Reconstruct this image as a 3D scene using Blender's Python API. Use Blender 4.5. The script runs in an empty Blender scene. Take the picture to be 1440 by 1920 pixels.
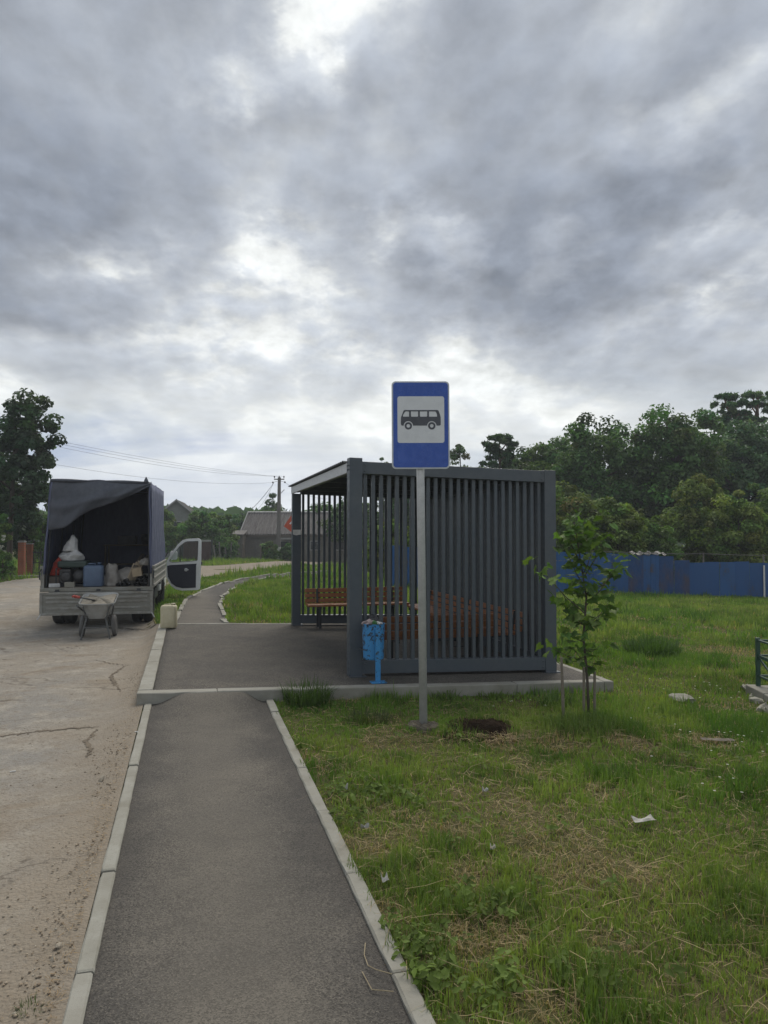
import bpy, bmesh, math, random
import numpy as np
from mathutils import Vector, Matrix
R = math.radians
random.seed(7)
rng = np.random.default_rng(11)
scene = bpy.context.scene
COL = scene.collection

# ------------------------------------------------------------------ camera
EYE, F, PITCH = 1.76, 1400.0, math.atan(37 / 1400.0)
cam_data = bpy.data.cameras.new('camera')
cam_data.sensor_fit = 'VERTICAL'
cam_data.sensor_height = 36.0
cam_data.lens = 36.0 * F / 1920.0
cam_data.clip_start, cam_data.clip_end = 0.05, 2000.0
camera = bpy.data.objects.new('camera', cam_data)
camera.location = (0, 0, EYE)
camera.rotation_euler = (math.pi / 2 + PITCH, 0, 0)
COL.objects.link(camera)
scene.camera = camera

# ------------------------------------------------------------------ exposure
vs = scene.view_settings
scene.display_settings.display_device = 'sRGB'
vs.view_transform = 'Standard'
vs.look = 'None'
vs.exposure, vs.gamma = 0.95, 1.0
vs.use_curve_mapping = False

# ------------------------------------------------------------------ sky and sun
SUN_ELEV, SUN_AZ = R(52), R(8)            # azimuth from +Y towards +X
world = bpy.data.worlds.new('World')
scene.world = world
world.use_nodes = True
NT = world.node_tree
NT.nodes.clear()
def wn(kind, **kw):
    n = NT.nodes.new(kind)
    for k, v in kw.items():
        setattr(n, k, v)
    return n
def wmath(op, a, b=None, c=None, clamp=False):
    n = wn('ShaderNodeMath', operation=op, use_clamp=clamp)
    for i, s in enumerate((a, b, c)):
        if s is None: continue
        if isinstance(s, (int, float)): n.inputs[i].default_value = s
        else: NT.links.new(s, n.inputs[i])
    return n.outputs[0]
def wramp(f, stops):
    n = wn('ShaderNodeValToRGB')
    e = n.color_ramp.elements
    while len(e) < len(stops): e.new(0.5)
    for el, (p, c) in zip(e, stops):
        el.position = p; el.color = (c, c, c, 1) if isinstance(c, (int, float)) else (*c, 1)
    NT.links.new(f, n.inputs[0])
    return n.outputs[0]
def wnoise(vec, scale, detail, rough, dist=0.0):
    n = wn('ShaderNodeTexNoise')
    n.inputs['Scale'].default_value = scale
    n.inputs['Detail'].default_value = detail
    n.inputs['Roughness'].default_value = rough
    n.inputs['Distortion'].default_value = dist
    NT.links.new(vec, n.inputs['Vector'])
    return n.outputs[0]
def wmix(f, a, b):
    n = wn('ShaderNodeMix', data_type='RGBA')
    if isinstance(f, (int, float)): n.inputs[0].default_value = f
    else: NT.links.new(f, n.inputs[0])
    for i, s in ((6, a), (7, b)):
        if isinstance(s, tuple): n.inputs[i].default_value = (*s, 1)
        else: NT.links.new(s, n.inputs[i])
    return n.outputs[2]
sky = wn('ShaderNodeTexSky', sky_type='NISHITA')
sky.sun_disc = False
sky.sun_elevation = SUN_ELEV
sky.sun_rotation = SUN_AZ
tc = wn('ShaderNodeTexCoord')
nrm = wn('ShaderNodeVectorMath', operation='NORMALIZE')
NT.links.new(tc.outputs['Generated'], nrm.inputs[0])
lift = wn('ShaderNodeVectorMath', operation='ADD')
NT.links.new(nrm.outputs[0], lift.inputs[0]); lift.inputs[1].default_value = (0, 0, 0.45)
NT.links.new(lift.outputs[0], sky.inputs[0])
sep = wn('ShaderNodeSeparateXYZ')
NT.links.new(nrm.outputs[0], sep.inputs[0])
DX, DY, DZ = sep.outputs
zpos = wmath('MAXIMUM', DZ, 0.0)
zz = wmath('ADD', zpos, 0.26)
PX, PY = wmath('DIVIDE', DX, zz), wmath('DIVIDE', DY, zz)
comb = wn('ShaderNodeCombineXYZ')
NT.links.new(PX, comb.inputs[0]); NT.links.new(PY, comb.inputs[1])
comb.inputs[2].default_value = 3.7
P = comb.outputs[0]
def shifted(v, d):
    n = wn('ShaderNodeVectorMath', operation='ADD')
    NT.links.new(v, n.inputs[0]); n.inputs[1].default_value = d
    return n.outputs[0]
def stretched(v, s):
    n = wn('ShaderNodeVectorMath', operation='MULTIPLY')
    NT.links.new(v, n.inputs[0]); n.inputs[1].default_value = s
    return n.outputs[0]
PS = stretched(P, (1.12, 0.86, 1))
def cloud(v):
    big = wnoise(shifted(v, (5.3, 1.1, 0)), 1.7, 3, 0.5, 0.2)
    mid = wnoise(shifted(v, (1.7, 9.4, 2)), 3.8, 13, 0.58, 0.0)
    b1 = wmath('ABSOLUTE', wmath('SUBTRACT', wnoise(shifted(v, (7.1, 3.3, 1)), 5.6, 11, 0.52, 0.0), 0.5))
    s_ = wmath('ADD', wmath('MULTIPLY', big, 0.80), wmath('MULTIPLY', mid, 0.62))
    return wmath('ADD', s_, wmath('MULTIPLY', b1, 0.62))
warp = wn('ShaderNodeTexNoise')
warp.inputs['Scale'].default_value, warp.inputs['Detail'].default_value, warp.inputs['Roughness'].default_value = 2.6, 8, 0.6
NT.links.new(P, warp.inputs['Vector'])
wsub = shifted(warp.outputs['Color'], (-0.5, -0.5, -0.5))
wvec = stretched(wsub, (0.36, 0.36, 0.26))
wdir = wn('ShaderNodeVectorMath', operation='ADD')
NT.links.new(nrm.outputs[0], wdir.inputs[0]); NT.links.new(wvec, wdir.inputs[1])
def puff(az, el, rad, amp, squash=1.0, src=None):
    """a bank of thicker (amp > 0) or thinner cloud round one direction of the sky"""
    a, e = R(az), R(el)
    c = (math.sin(a) * math.cos(e), math.cos(a) * math.cos(e), math.sin(e))
    s = wn('ShaderNodeVectorMath', operation='SUBTRACT')
    NT.links.new((src or wdir).outputs[0], s.inputs[0]); s.inputs[1].default_value = c
    m = stretched(s.outputs[0], (1 / rad, 1 / rad, squash / rad))
    l = wn('ShaderNodeVectorMath', operation='LENGTH')
    NT.links.new(m, l.inputs[0])
    g = wn('ShaderNodeMapRange', interpolation_type='SMOOTHERSTEP')
    NT.links.new(l.outputs['Value'], g.inputs[0])
    g.inputs[1].default_value, g.inputs[2].default_value = 0.0, 1.0
    g.inputs[3].default_value, g.inputs[4].default_value = amp, 0.0
    return g.outputs[0]
dens = cloud(PS)
dens_toward_light = cloud(shifted(PS, (0.01, -0.05, 0)))
bank = None
for args in PUFFS if 'PUFFS' in globals() else (
        (14, 29, 0.42, 0.10, 1.5), (-22, 31, 0.34, 0.07, 1.3), (6, 20, 0.26, 0.06, 2.2), (20, 22, 0.24, 0.06, 2.4), (-14, 23, 0.24, 0.05, 2.0),
        (-8, 33, 0.09, -0.15, 0.9), (-3, 36, 0.14, -0.15, 1.0), (-14, 29.5, 0.11, -0.16, 1.8), (25, 28, 0.14, -0.16, 2.0), (-9, 20, 0.12, -0.10, 2.2), (3, 21.5, 0.09, -0.16, 2.2),
        (14, 21.5, 0.10, -0.16, 2.0), (25, 19, 0.15, -0.16, 2.4), (-22, 19, 0.15, -0.16, 2.2), (0, 12.5, 0.38, -0.05, 3.0),
        (10, 16.5, 0.22, 0.07, 2.8), (-24, 14, 0.18, 0.06, 3.5)):
    g = puff(*args)
    bank = g if bank is None else wmath('ADD', bank, g)
thick = wmath('SUBTRACT', wmath('ADD', dens, bank), 0.070)
# far cloud deck near the horizon is thinner, paler and layered
low = wmath('SUBTRACT', 1.0, wmath('MULTIPLY', DZ, 3.1), clamp=True)
thick = wmath('SUBTRACT', thick, wmath('MULTIPLY', low, 0.12))
tone = wramp(thick, ((0.49, (0.70, 0.72, 0.715)), (0.53, (0.60, 0.62, 0.63)), (0.56, (0.50, 0.525, 0.55)), (0.60, (0.42, 0.447, 0.484)), (0.69, (0.318, 0.345, 0.388)), (0.90, (0.205, 0.230, 0.274))))
lit = wmath('MULTIPLY', wmath('SUBTRACT', dens, dens_toward_light), 1.9)
lit = wmath('ADD', 1.0, lit)
lit = wmath('MINIMUM', wmath('MAXIMUM', lit, 0.72), 1.35)
sc_ = wn('ShaderNodeVectorMath', operation='SCALE')
NT.links.new(tone, sc_.inputs[0]); NT.links.new(lit, sc_.inputs[3])
streak = wnoise(stretched(P, (0.45, 1.5, 1)), 1.3, 9, 0.55, 0.2)
low_tone = wramp(streak, ((0.36, (0.42, 0.475, 0.53)), (0.47, (0.57, 0.605, 0.62)), (0.58, (0.72, 0.74, 0.725))))
lowf = wramp(low, ((0.24, 0.0), (0.72, 0.74)))
clouds = wmix(lowf, sc_.outputs[0], low_tone)
# blue gaps between the low clouds
gap_n = wnoise(shifted(stretched(P, (0.28, 0.9, 1)), (2.1, 0.4, 0)), 0.7, 6, 0.5, 0.2)
gap = wmath('MULTIPLY', wramp(gap_n, ((0.40, 0.0), (0.60, 0.22))), wramp(low, ((0.62, 0.0), (0.80, 1.0))))
gap = wmath('ADD', gap, wmath('MULTIPLY', puff(-14, 3.5, 0.30, 0.9, 2.4, wdir), wramp(streak, ((0.40, 1.0), (0.56, 0.15)))), clamp=True)
bg_sky, bg_cloud = wn('ShaderNodeBackground'), wn('ShaderNodeBackground')
bg_sky.inputs[1].default_value = 0.058
NT.links.new(sky.outputs[0], bg_sky.inputs[0])
NT.links.new(clouds, bg_cloud.inputs[0])
bg_cloud.inputs[1].default_value = 0.73
mixs = wn('ShaderNodeMixShader')
NT.links.new(gap, mixs.inputs[0]); NT.links.new(bg_cloud.outputs[0], mixs.inputs[1]); NT.links.new(bg_sky.outputs[0], mixs.inputs[2])
wout = wn('ShaderNodeOutputWorld')
NT.links.new(mixs.outputs[0], wout.inputs[0])

sun_data = bpy.data.lights.new('sun', 'SUN')
sun_data.energy, sun_data.angle, sun_data.color = 1.5, R(35), (1.0, 0.93, 0.82)
sun = bpy.data.objects.new('sun', sun_data)
sun_dir = Vector((math.sin(SUN_AZ) * math.cos(SUN_ELEV), math.cos(SUN_AZ) * math.cos(SUN_ELEV), math.sin(SUN_ELEV)))
sun.rotation_euler = sun_dir.to_track_quat('Z', 'Y').to_euler()
sun.location = sun_dir * 60
COL.objects.link(sun)

# ------------------------------------------------------------------ frame of the path: u across (to the right), v along it
TH = R(14.65)
CT, ST = math.cos(TH), math.sin(TH)
def uv(u, v): return (u * CT - v * ST, u * ST + v * CT)
def to_uv(x, y): return x * CT + y * ST, -x * ST + y * CT

# ------------------------------------------------------------------ value noise on numpy arrays
_tab = np.random.default_rng(5).random((256, 256))
def vnoise(x, y):
    xi, yi = np.floor(x).astype(int), np.floor(y).astype(int)
    fx, fy = x - xi, y - yi
    fx, fy = fx * fx * (3 - 2 * fx), fy * fy * (3 - 2 * fy)
    g = lambda a, b: _tab[a & 255, b & 255]
    return (g(xi, yi) * (1 - fx) + g(xi + 1, yi) * fx) * (1 - fy) + (g(xi, yi + 1) * (1 - fx) + g(xi + 1, yi + 1) * fx) * fy
def fbm(x, y, o=4):
    s, a, t = 0.0, 0.5, 0.0
    for k in range(o):
        s = s + a * vnoise(x * 2 ** k + 17.3 * k, y * 2 ** k + 9.1 * k); t += a; a *= 0.5
    return s / t
def sst(a, b, t):
    t = np.clip((np.asarray(t, float) - a) / (b - a), 0, 1)
    return t * t * (3 - 2 * t)

# ------------------------------------------------------------------ lie of the land
HOLE = (0.89, 6.95, 0.25)                  # the dug hole in the grass
POLE_AT = (0.373, 7.06)                    # foot of the bus stop sign
def land(x, y, bumps=True):
    x, y = np.asarray(x, float), np.asarray(y, float)
    u, v = to_uv(x, y)
    right = -0.027 * (np.clip(u, -0.43, 24) + 0.43) + 0.08 * sst(11, 14, v) * (1 - sst(6, 10, u))
    road = -0.018 - 0.092 * sst(4, 14, v)
    w = sst(-0.80, -0.43, u)
    z = road * (1 - w) + right * w
    z = z - 0.014 * np.clip(y - 30, 0, 60)
    if bumps:
        lawn = sst(0.83, 1.5, u) * (1 - sst(40, 60, y)) * (1 - sst(7.2, 7.9, v) * (1 - sst(14.2, 15, v)) * (1 - sst(4.9, 5.6, u)))
        z = z + lawn * (0.07 * (fbm(x * 0.9, y * 0.9, 3) - 0.5) + 0.03 * (fbm(x * 4, y * 4, 2) - 0.5))
        h = np.hypot((x - HOLE[0]) / 1.0, y - HOLE[1]) + 0.09 * (fbm(x * 6, y * 6, 3) - 0.5)
        z = z - 0.30 * (1 - sst(0.14, 0.30, h)) + 0.035 * np.exp(-((h - 0.36) / 0.09) ** 2)
        m = np.hypot(x - POLE_AT[0], y - POLE_AT[1])
        z = z + 0.035 * (1 - sst(0.04, 0.24, m + 0.08 * (fbm(x * 7 + 3, y * 7, 2) - 0.5)))
    return z
def land1(x, y): return float(land(x, y))
def ray(px, py):
    a, b = (px - 720) / F, (960 - py) / F
    c, s = math.cos(PITCH), math.sin(PITCH)
    return a, c - b * s, s + b * c
def at(px, py, bumps=False):
    """where the line of sight through a point of the photograph meets the land"""
    dx, dy, dz = ray(px, py)
    lo, hi = 1.0, 400.0
    for _ in range(60):
        m = 0.5 * (lo + hi)
        if EYE + m * dz > float(land(m * dx, m * dy, bumps)): lo = m
        else: hi = m
    return lo * dx, lo * dy
def px_at(px, d): return (px - 720) / F * d
def z_at(py, d): return EYE + (997 - py) / F * d

# ------------------------------------------------------------------ materials
def lin(r, g, b):
    f = lambda c: c / 12.92 if c <= 0.04045 else ((c + 0.055) / 1.055) ** 2.4
    return tuple(f(c / 255) for c in (r, g, b))
class NB:
    def __init__(self, name):
        self.m = bpy.data.materials.new(name); self.m.use_nodes = True
        self.t = self.m.node_tree
        self.b = self.t.nodes['Principled BSDF']
        self.out = self.t.nodes['Material Output']
    def n(self, kind, **kw):
        n = self.t.nodes.new(kind)
        for k, v in kw.items(): setattr(n, k, v)
        return n
    def link(self, a, b): self.t.links.new(a, b)
    def coord(self, which='Object', scale=None):
        c = self.n('ShaderNodeTexCoord').outputs[which] if which != 'World' else self.n('ShaderNodeNewGeometry').outputs['Position']
        if scale is None: return c
        m = self.n('ShaderNodeVectorMath', operation='MULTIPLY')
        self.link(c, m.inputs[0]); m.inputs[1].default_value = scale
        return m.outputs[0]
    def noise(self, vec, scale, detail=4, rough=0.55, dist=0.0):
        n = self.n('ShaderNodeTexNoise')
        self.link(vec, n.inputs['Vector'])
        n.inputs['Scale'].default_value, n.inputs['Detail'].default_value = scale, detail
        n.inputs['Roughness'].default_value, n.inputs['Distortion'].default_value = rough, dist
        return n.outputs[0]
    def voro(self, vec, scale, feature='F1', out='Distance', rnd=1.0):
        n = self.n('ShaderNodeTexVoronoi', feature=feature)
        self.link(vec, n.inputs['Vector'])
        n.inputs['Scale'].default_value = scale; n.inputs['Randomness'].default_value = rnd
        return n.outputs[out]
    def ramp(self, f, a, b, c0=0.0, c1=1.0):
        n = self.n('ShaderNodeMapRange')
        self.link(f, n.inputs[0])
        for i, v in enumerate((a, b, c0, c1)): n.inputs[i + 1].default_value = v
        return n.outputs[0]
    def math(self, op, a, b=0.0):
        n = self.n('ShaderNodeMath', operation=op)
        for i, s in enumerate((a, b)):
            if isinstance(s, (int, float)): n.inputs[i].default_value = s
            else: self.link(s, n.inputs[i])
        return n.outputs[0]
    def mix(self, f, a, b, mode='MIX'):
        n = self.n('ShaderNodeMix', data_type='RGBA', blend_type=mode)
        if isinstance(f, (int, float)): n.inputs[0].default_value = f
        else: self.link(f, n.inputs[0])
        for i, s in ((6, a), (7, b)):
            if isinstance(s, tuple): n.inputs[i].default_value = (*s[:3], 1)
            else: self.link(s, n.inputs[i])
        return n.outputs[2]
    def bump(self, h, strength=0.3, dist=0.01):
        n = self.n('ShaderNodeBump')
        n.inputs['Strength'].default_value, n.inputs['Distance'].default_value = strength, dist
        self.link(h, n.inputs['Height'])
        self.link(n.outputs[0], self.b.inputs['Normal'])
    def color(self, s):
        if isinstance(s, tuple): self.b.inputs['Base Color'].default_value = (*s[:3], 1)
        else: self.link(s, self.b.inputs['Base Color'])
    def set(self, rough=0.8, metal=0.0, spec=0.5):
        self.b.inputs['Roughness'].default_value = rough
        self.b.inputs['Metallic'].default_value = metal
        self.b.inputs['Specular IOR Level'].default_value = spec
        return self
def paint(name, base, wear=None, amount=0.25, scale=6.0, rough=0.55, metal=0.0, bump=0.05, which='Object', stretch=None, dist=0.004, spec=0.5, detail=6):
    """a worn surface: its colour, a second colour in uneven patches, a little relief"""
    k = NB(name).set(rough, metal, spec)
    co = k.coord(which, stretch)
    n1, n2 = k.noise(co, scale, detail, 0.6), k.noise(co, scale * 7, 3, 0.6)
    wear = wear or tuple(c * 0.6 for c in base)
    c = k.mix(k.ramp(n1, 0.62 - amount * 0.5, 0.75), base, wear)
    c = k.mix(k.ramp(n2, 0.3, 0.7, 0.0, 0.22), c, tuple(x * 0.55 for x in base))
    k.color(c)
    r = k.ramp(n2, 0.3, 0.7, max(0.05, rough - 0.12), min(1, rough + 0.12)); k.link(r, k.b.inputs['Roughness'])
    if bump: k.bump(n2, bump, dist)
    return k.m
M = {}

# ------------------------------------------------------------------ mesh building
class MB:
    def __init__(self): self.v, self.f = [], []
    def add(self, vs, fs):
        o = len(self.v)
        self.v += [tuple(p) for p in vs]; self.f += [tuple(i + o for i in f) for f in fs]
        return self
    def box(self, x0, x1, y0, y1, z0, z1, c=0.0, m=None):
        """a box, its upright edges chamfered by c along z"""
        if c <= 0:
            vs = [(x, y, z) for z in (z0, z1) for (x, y) in ((x0, y0), (x1, y0), (x1, y1), (x0, y1))]
            fs = [(3, 2, 1, 0), (4, 5, 6, 7)] + [(i, (i + 1) % 4, 4 + (i + 1) % 4, 4 + i) for i in range(4)]
        else:
            ring = lambda e: [(x0 + e, y0), (x1 - e, y0), (x1, y0 + e), (x1, y1 - e), (x1 - e, y1), (x0 + e, y1), (x0, y1 - e), (x0, y0 + e)]
            r1 = ring(c)
            r2 = [(x0 + c + (0 if i in (0, 5, 6, 7) else 0), y0) for i in range(8)]
            inn = [(x0 + c, y0 + c), (x1 - c, y0 + c), (x1 - c, y0 + c), (x1 - c, y1 - c), (x1 - c, y1 - c), (x0 + c, y1 - c), (x0 + c, y1 - c), (x0 + c, y0 + c)]
            inn = [(x0 + c, y0 + c * .6), (x1 - c, y0 + c * .6), (x1 - c * .6, y0 + c), (x1 - c * .6, y1 - c), (x1 - c, y1 - c * .6), (x0 + c, y1 - c * .6), (x0 + c * .6, y1 - c), (x0 + c * .6, y0 + c)]
            vs = [(x, y, z0) for x, y in inn] + [(x, y, z0 + c) for x, y in r1] + [(x, y, z1 - c) for x, y in r1] + [(x, y, z1) for x, y in inn]
            fs = [tuple(reversed(range(8))), tuple(range(24, 32))]
            for k in range(3):
                fs += [(8 * k + i, 8 * k + (i + 1) % 8, 8 * k + 8 + (i + 1) % 8, 8 * k + 8 + i) for i in range(8)]
        if m is not None: vs = [tuple(m @ Vector(p)) for p in vs]
        return self.add(vs, fs)
    def tube(self, pts, rad, n=8, cap=True):
        pts = [Vector(p) for p in pts]
        if isinstance(rad, (int, float)): rad = [rad] * len(pts)
        vs, fs, prev = [], [], None
        for i, p in enumerate(pts):
            d = (pts[min(i + 1, len(pts) - 1)] - pts[max(i - 1, 0)]).normalized()
            if prev is None: a = d.orthogonal().normalized()
            else:
                a = prev - d * prev.dot(d); a = a.normalized() if a.length > 1e-6 else d.orthogonal().normalized()
            prev = a; b = d.cross(a)
            vs += [p + (a * math.cos(2 * math.pi * k / n) + b * math.sin(2 * math.pi * k / n)) * rad[i] for k in range(n)]
        for i in range(len(pts) - 1):
            fs += [(i * n + k, i * n + (k + 1) % n, (i + 1) * n + (k + 1) % n, (i + 1) * n + k) for k in range(n)]
        if cap:
            fs += [tuple(reversed(range(n))), tuple((len(pts) - 1) * n + k for k in range(n))]
        return self.add(vs, fs)
    def lathe(self, prof, n=20, c=(0, 0, 0), axis='z', cap=True):
        vs, fs = [], []
        for r, h in prof:
            for k in range(n):
                a = 2 * math.pi * k / n
                p = (r * math.cos(a), r * math.sin(a), h)
                if axis == 'x': p = (h, r * math.cos(a), r * math.sin(a))
                if axis == 'y': p = (r * math.sin(a), h, r * math.cos(a))
                vs.append((p[0] + c[0], p[1] + c[1], p[2] + c[2]))
        for i in range(len(prof) - 1):
            fs += [(i * n + k, i * n + (k + 1) % n, (i + 1) * n + (k + 1) % n, (i + 1) * n + k) for k in range(n)]
        if cap: fs += [tuple(reversed(range(n))), tuple((len(prof) - 1) * n + k for k in range(n))]
        return self.add(vs, fs)
    def prism(self, poly, a, b, axes='xz'):
        """a polygon in the plane of the two axes, given depth from a to b along the third"""
        third = ({'x', 'y', 'z'} - set(axes)).pop()
        def P3(p, t):
            d = {axes[0]: p[0], axes[1]: p[1], third: t}
            return (d['x'], d['y'], d['z'])
        n = len(poly)
        vs = [P3(p, a) for p in poly] + [P3(p, b) for p in poly]
        fs = [tuple(range(n)), tuple(reversed(range(n, 2 * n)))] + [(i + n, (i + 1) % n + n, (i + 1) % n, i) for i in range(n)]
        return self.add(vs, fs)
    def rings(self, rings, close_ends=True):
        n = len(rings[0]); vs = [p for r in rings for p in r]; fs = []
        for i in range(len(rings) - 1):
            fs += [(i * n + k, i * n + (k + 1) % n, (i + 1) * n + (k + 1) % n, (i + 1) * n + k) for k in range(n)]
        if close_ends: fs += [tuple(reversed(range(n))), tuple((len(rings) - 1) * n + k for k in range(n))]
        return self.add(vs, fs)
    def grid(self, nx, ny, fn):
        vs = [fn(i / (nx - 1), j / (ny - 1)) for j in range(ny) for i in range(nx)]
        return self.add(vs, [(j * nx + i, j * nx + i + 1, (j + 1) * nx + i + 1, (j + 1) * nx + i) for j in range(ny - 1) for i in range(nx - 1)])
    def mesh(self, name, mat, smooth=False):
        me = bpy.data.meshes.new(name)
        me.from_pydata(self.v, [], self.f)
        b = bmesh.new(); b.from_mesh(me); bmesh.ops.recalc_face_normals(b, faces=b.faces); b.to_mesh(me); b.free()
        if mat: me.materials.append(mat)
        if smooth: me.polygons.foreach_set('use_smooth', [True] * len(me.polygons))
        me.update()
        return me
def link(name, me, parent=None, loc=(0, 0, 0), rot=(0, 0, 0), scale=None):
    o = bpy.data.objects.new(name, me)
    o.location, o.rotation_euler = loc, rot
    if scale is not None: o.scale = scale if not isinstance(scale, (int, float)) else (scale,) * 3
    COL.objects.link(o)
    if parent is not None: o.parent = parent
    return o
def obj(name, mb, mat, parent=None, loc=(0, 0, 0), rot=(0, 0, 0), smooth=False, bevel=0.0):
    o = link(name, mb.mesh(name, mat, smooth), parent, loc, rot)
    if bevel:
        b = o.modifiers.new('bevel', 'BEVEL'); b.width, b.segments, b.limit_method = bevel, 2, 'ANGLE'
    return o
def solid(o, t, off=0.0):
    s = o.modifiers.new('thickness', 'SOLIDIFY'); s.thickness, s.offset = t, off
    return o
def tag(o, label=None, cat=None, group=None, kind=None):
    if label: o['label'] = label
    if cat: o['category'] = cat
    if group: o['group'] = group
    if kind: o['kind'] = kind
    return o
def thing(name, label, cat, loc=(0, 0, 0), rz=0.0, group=None):
    return tag(link(name, None, None, loc, (0, 0, rz)), label, cat, group)
def np_mesh(name, verts, tris, mat, tint=None, smooth=False):
    me = bpy.data.meshes.new(name)
    nv, nf = len(verts), len(tris)
    me.vertices.add(nv); me.vertices.foreach_set('co', np.ascontiguousarray(verts, dtype=np.float32).ravel())
    me.loops.add(nf * 3); me.loops.foreach_set('vertex_index', np.ascontiguousarray(tris, dtype=np.int32).ravel())
    me.polygons.add(nf)
    me.polygons.foreach_set('loop_start', np.arange(0, nf * 3, 3, dtype=np.int32))
    if smooth: me.polygons.foreach_set('use_smooth', np.ones(nf, dtype=bool))
    if tint is not None:
        a = me.attributes.new('tint', 'FLOAT_COLOR', 'POINT')
        c = np.ones((nv, 4), np.float32); c[:, :3] = tint
        a.data.foreach_set('color', c.ravel())
    me.materials.append(mat)
    me.update(calc_edges=True); me.validate()
    return me

# ------------------------------------------------------------------ materials of the ground
def across(k, lo, hi, c0, c1):
    """a value that changes with the distance across the path"""
    d = k.n('ShaderNodeVectorMath', operation='DOT_PRODUCT')
    k.link(k.coord('World'), d.inputs[0]); d.inputs[1].default_value = (CT, ST, 0)
    return d.outputs['Value']
def mk_asphalt(name, base, dusty, dark, wear=1.0, trodden=False):
    k = NB(name).set(0.9, 0, 0.3)
    w = k.coord('World')
    grit = k.voro(w, 170, out='Color')
    g = k.n('ShaderNodeSeparateColor'); k.link(grit, g.inputs[0])
    big, mid = k.noise(w, 0.75, 8, 0.62, 0.6), k.noise(w, 2.6, 8, 0.66, 0.4)
    fine = k.noise(w, 150, 2, 0.7)
    c = k.mix(k.ramp(big, 0.38, 0.66, 0, wear), base, dusty)
    c = k.mix(k.ramp(mid, 0.42, 0.66, 0, 0.8), c, dark)
    c = k.mix(k.ramp(g.outputs[0], 0.30, 0.80, 0.0, 0.95), c, tuple(x * 0.32 for x in base))
    c = k.mix(k.ramp(g.outputs[1], 0.74, 0.96, 0.0, 0.50), c, tuple(min(1, x * 1.4) for x in dusty))
    c = k.mix(k.ramp(fine, 0.62, 0.78, 0, 0.3), c, tuple(min(1, x * 1.5) for x in dusty))
    if trodden:      # dust trodden into the middle, clean dark stone along both kerbs
        off = k.math('ABSOLUTE', k.math('SUBTRACT', across(k, 0, 0, 0, 0), 0.20))
        off = k.math('ADD', off, k.math('MULTIPLY', k.math('SUBTRACT', k.noise(w, 1.6, 6, 0.6), 0.5), 0.7))
        c = k.mix(k.ramp(off, 0.14, 0.50, 0.42, 0.0), c, dusty)
        c = k.mix(k.ramp(off, 0.34, 0.56, 0.0, 0.55), c, tuple(x * 0.55 for x in base))
    k.color(c)
    h = k.math('ADD', k.math('MULTIPLY', k.voro(w, 170), 1.3), k.math('MULTIPLY', fine, 0.6))
    k.bump(h, 0.5, 0.006)
    return k.m
M['asphalt'] = mk_asphalt('asphalt', (0.086, 0.080, 0.073), (0.148, 0.134, 0.112), (0.052, 0.050, 0.047), 1.0, True)
M['platform_asphalt'] = mk_asphalt('platform_asphalt', (0.092, 0.085, 0.076), (0.142, 0.127, 0.105), (0.060, 0.057, 0.053), 0.8)
def mk_road():
    k = NB('worn_road').set(0.95, 0, 0.2)
    w = k.coord('World')
    big, mid, fine = k.noise(w, 0.45, 7, 0.6, 0.6), k.noise(w, 2.6, 8, 0.68, 0.3), k.noise(w, 38, 4, 0.7)
    dirt, tar, pale = (0.262, 0.232, 0.190), (0.222, 0.212, 0.194), (0.345, 0.320, 0.272)
    c = k.mix(k.ramp(big, 0.40, 0.60), dirt, tar)
    c = k.mix(k.ramp(mid, 0.48, 0.66, 0, 0.80), c, pale)
    c = k.mix(k.ramp(k.noise(w, 1.3, 8, 0.7, 0.8), 0.52, 0.68, 0, 0.75), c, (0.190, 0.150, 0.105))
    c = k.mix(k.ramp(k.noise(w, 11, 6, 0.7), 0.52, 0.66, 0, 0.55), c, (0.165, 0.140, 0.108))
    c = k.mix(k.ramp(fine, 0.50, 0.68, 0, 0.70), c, (0.125, 0.100, 0.072))
    c = k.mix(k.ramp(k.noise(w, 75, 2, 0.6), 0.64, 0.76, 0, 0.4), c, (0.44, 0.40, 0.34))
    near = k.math('ADD', across(k, 0, 0, 0, 0), k.math('MULTIPLY', k.math('SUBTRACT', k.noise(w, 1.1, 6, 0.65), 0.5), 1.1))
    c = k.mix(k.ramp(near, -1.15, -0.55, 0, 0.72), c, k.mix(k.ramp(mid, 0.4, 0.6), (0.235, 0.200, 0.155), (0.190, 0.160, 0.122)))
    # long tar cracks, thin dark lines where two noise fields cross over
    cr = k.math('ABSOLUTE', k.math('SUBTRACT', k.noise(k.coord('World', (0.55, 1.0, 1)), 0.55, 8, 0.55, 0.5), 0.5))
    gate = k.ramp(k.noise(w, 0.3, 2), 0.50, 0.58)
    c = k.mix(k.math('MULTIPLY', k.ramp(cr, 0.001, 0.006, 0.8, 0), gate), c, (0.10, 0.085, 0.068))
    k.color(c)
    h = k.math('ADD', k.math('MULTIPLY', mid, 1.6), k.math('ADD', fine, k.math('MULTIPLY', k.voro(w, 60), -0.5)))
    k.bump(h, 0.7, 0.020)
    return k.m
M['road'] = mk_road()
def mk_soil():
    k = NB('meadow_soil').set(1.0, 0, 0.1)
    w = k.coord('World')
    n1, n2 = k.noise(w, 1.1, 6, 0.6), k.noise(w, 30, 5, 0.7)
    c = k.mix(k.ramp(n1, 0.38, 0.62), (0.075, 0.085, 0.028), (0.125, 0.112, 0.052))
    c = k.mix(k.ramp(n2, 0.4, 0.7, 0, 0.8), c, (0.040, 0.036, 0.018))
    k.color(c); k.bump(n2, 0.8, 0.03)
    return k.m
M['soil'] = mk_soil()
M['dug_soil'] = paint('dug_soil', (0.050, 0.033, 0.021), (0.028, 0.018, 0.012), 0.5, 9, 1.0, 0, 0.9, 'World', None, 0.03, 0.1)
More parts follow.
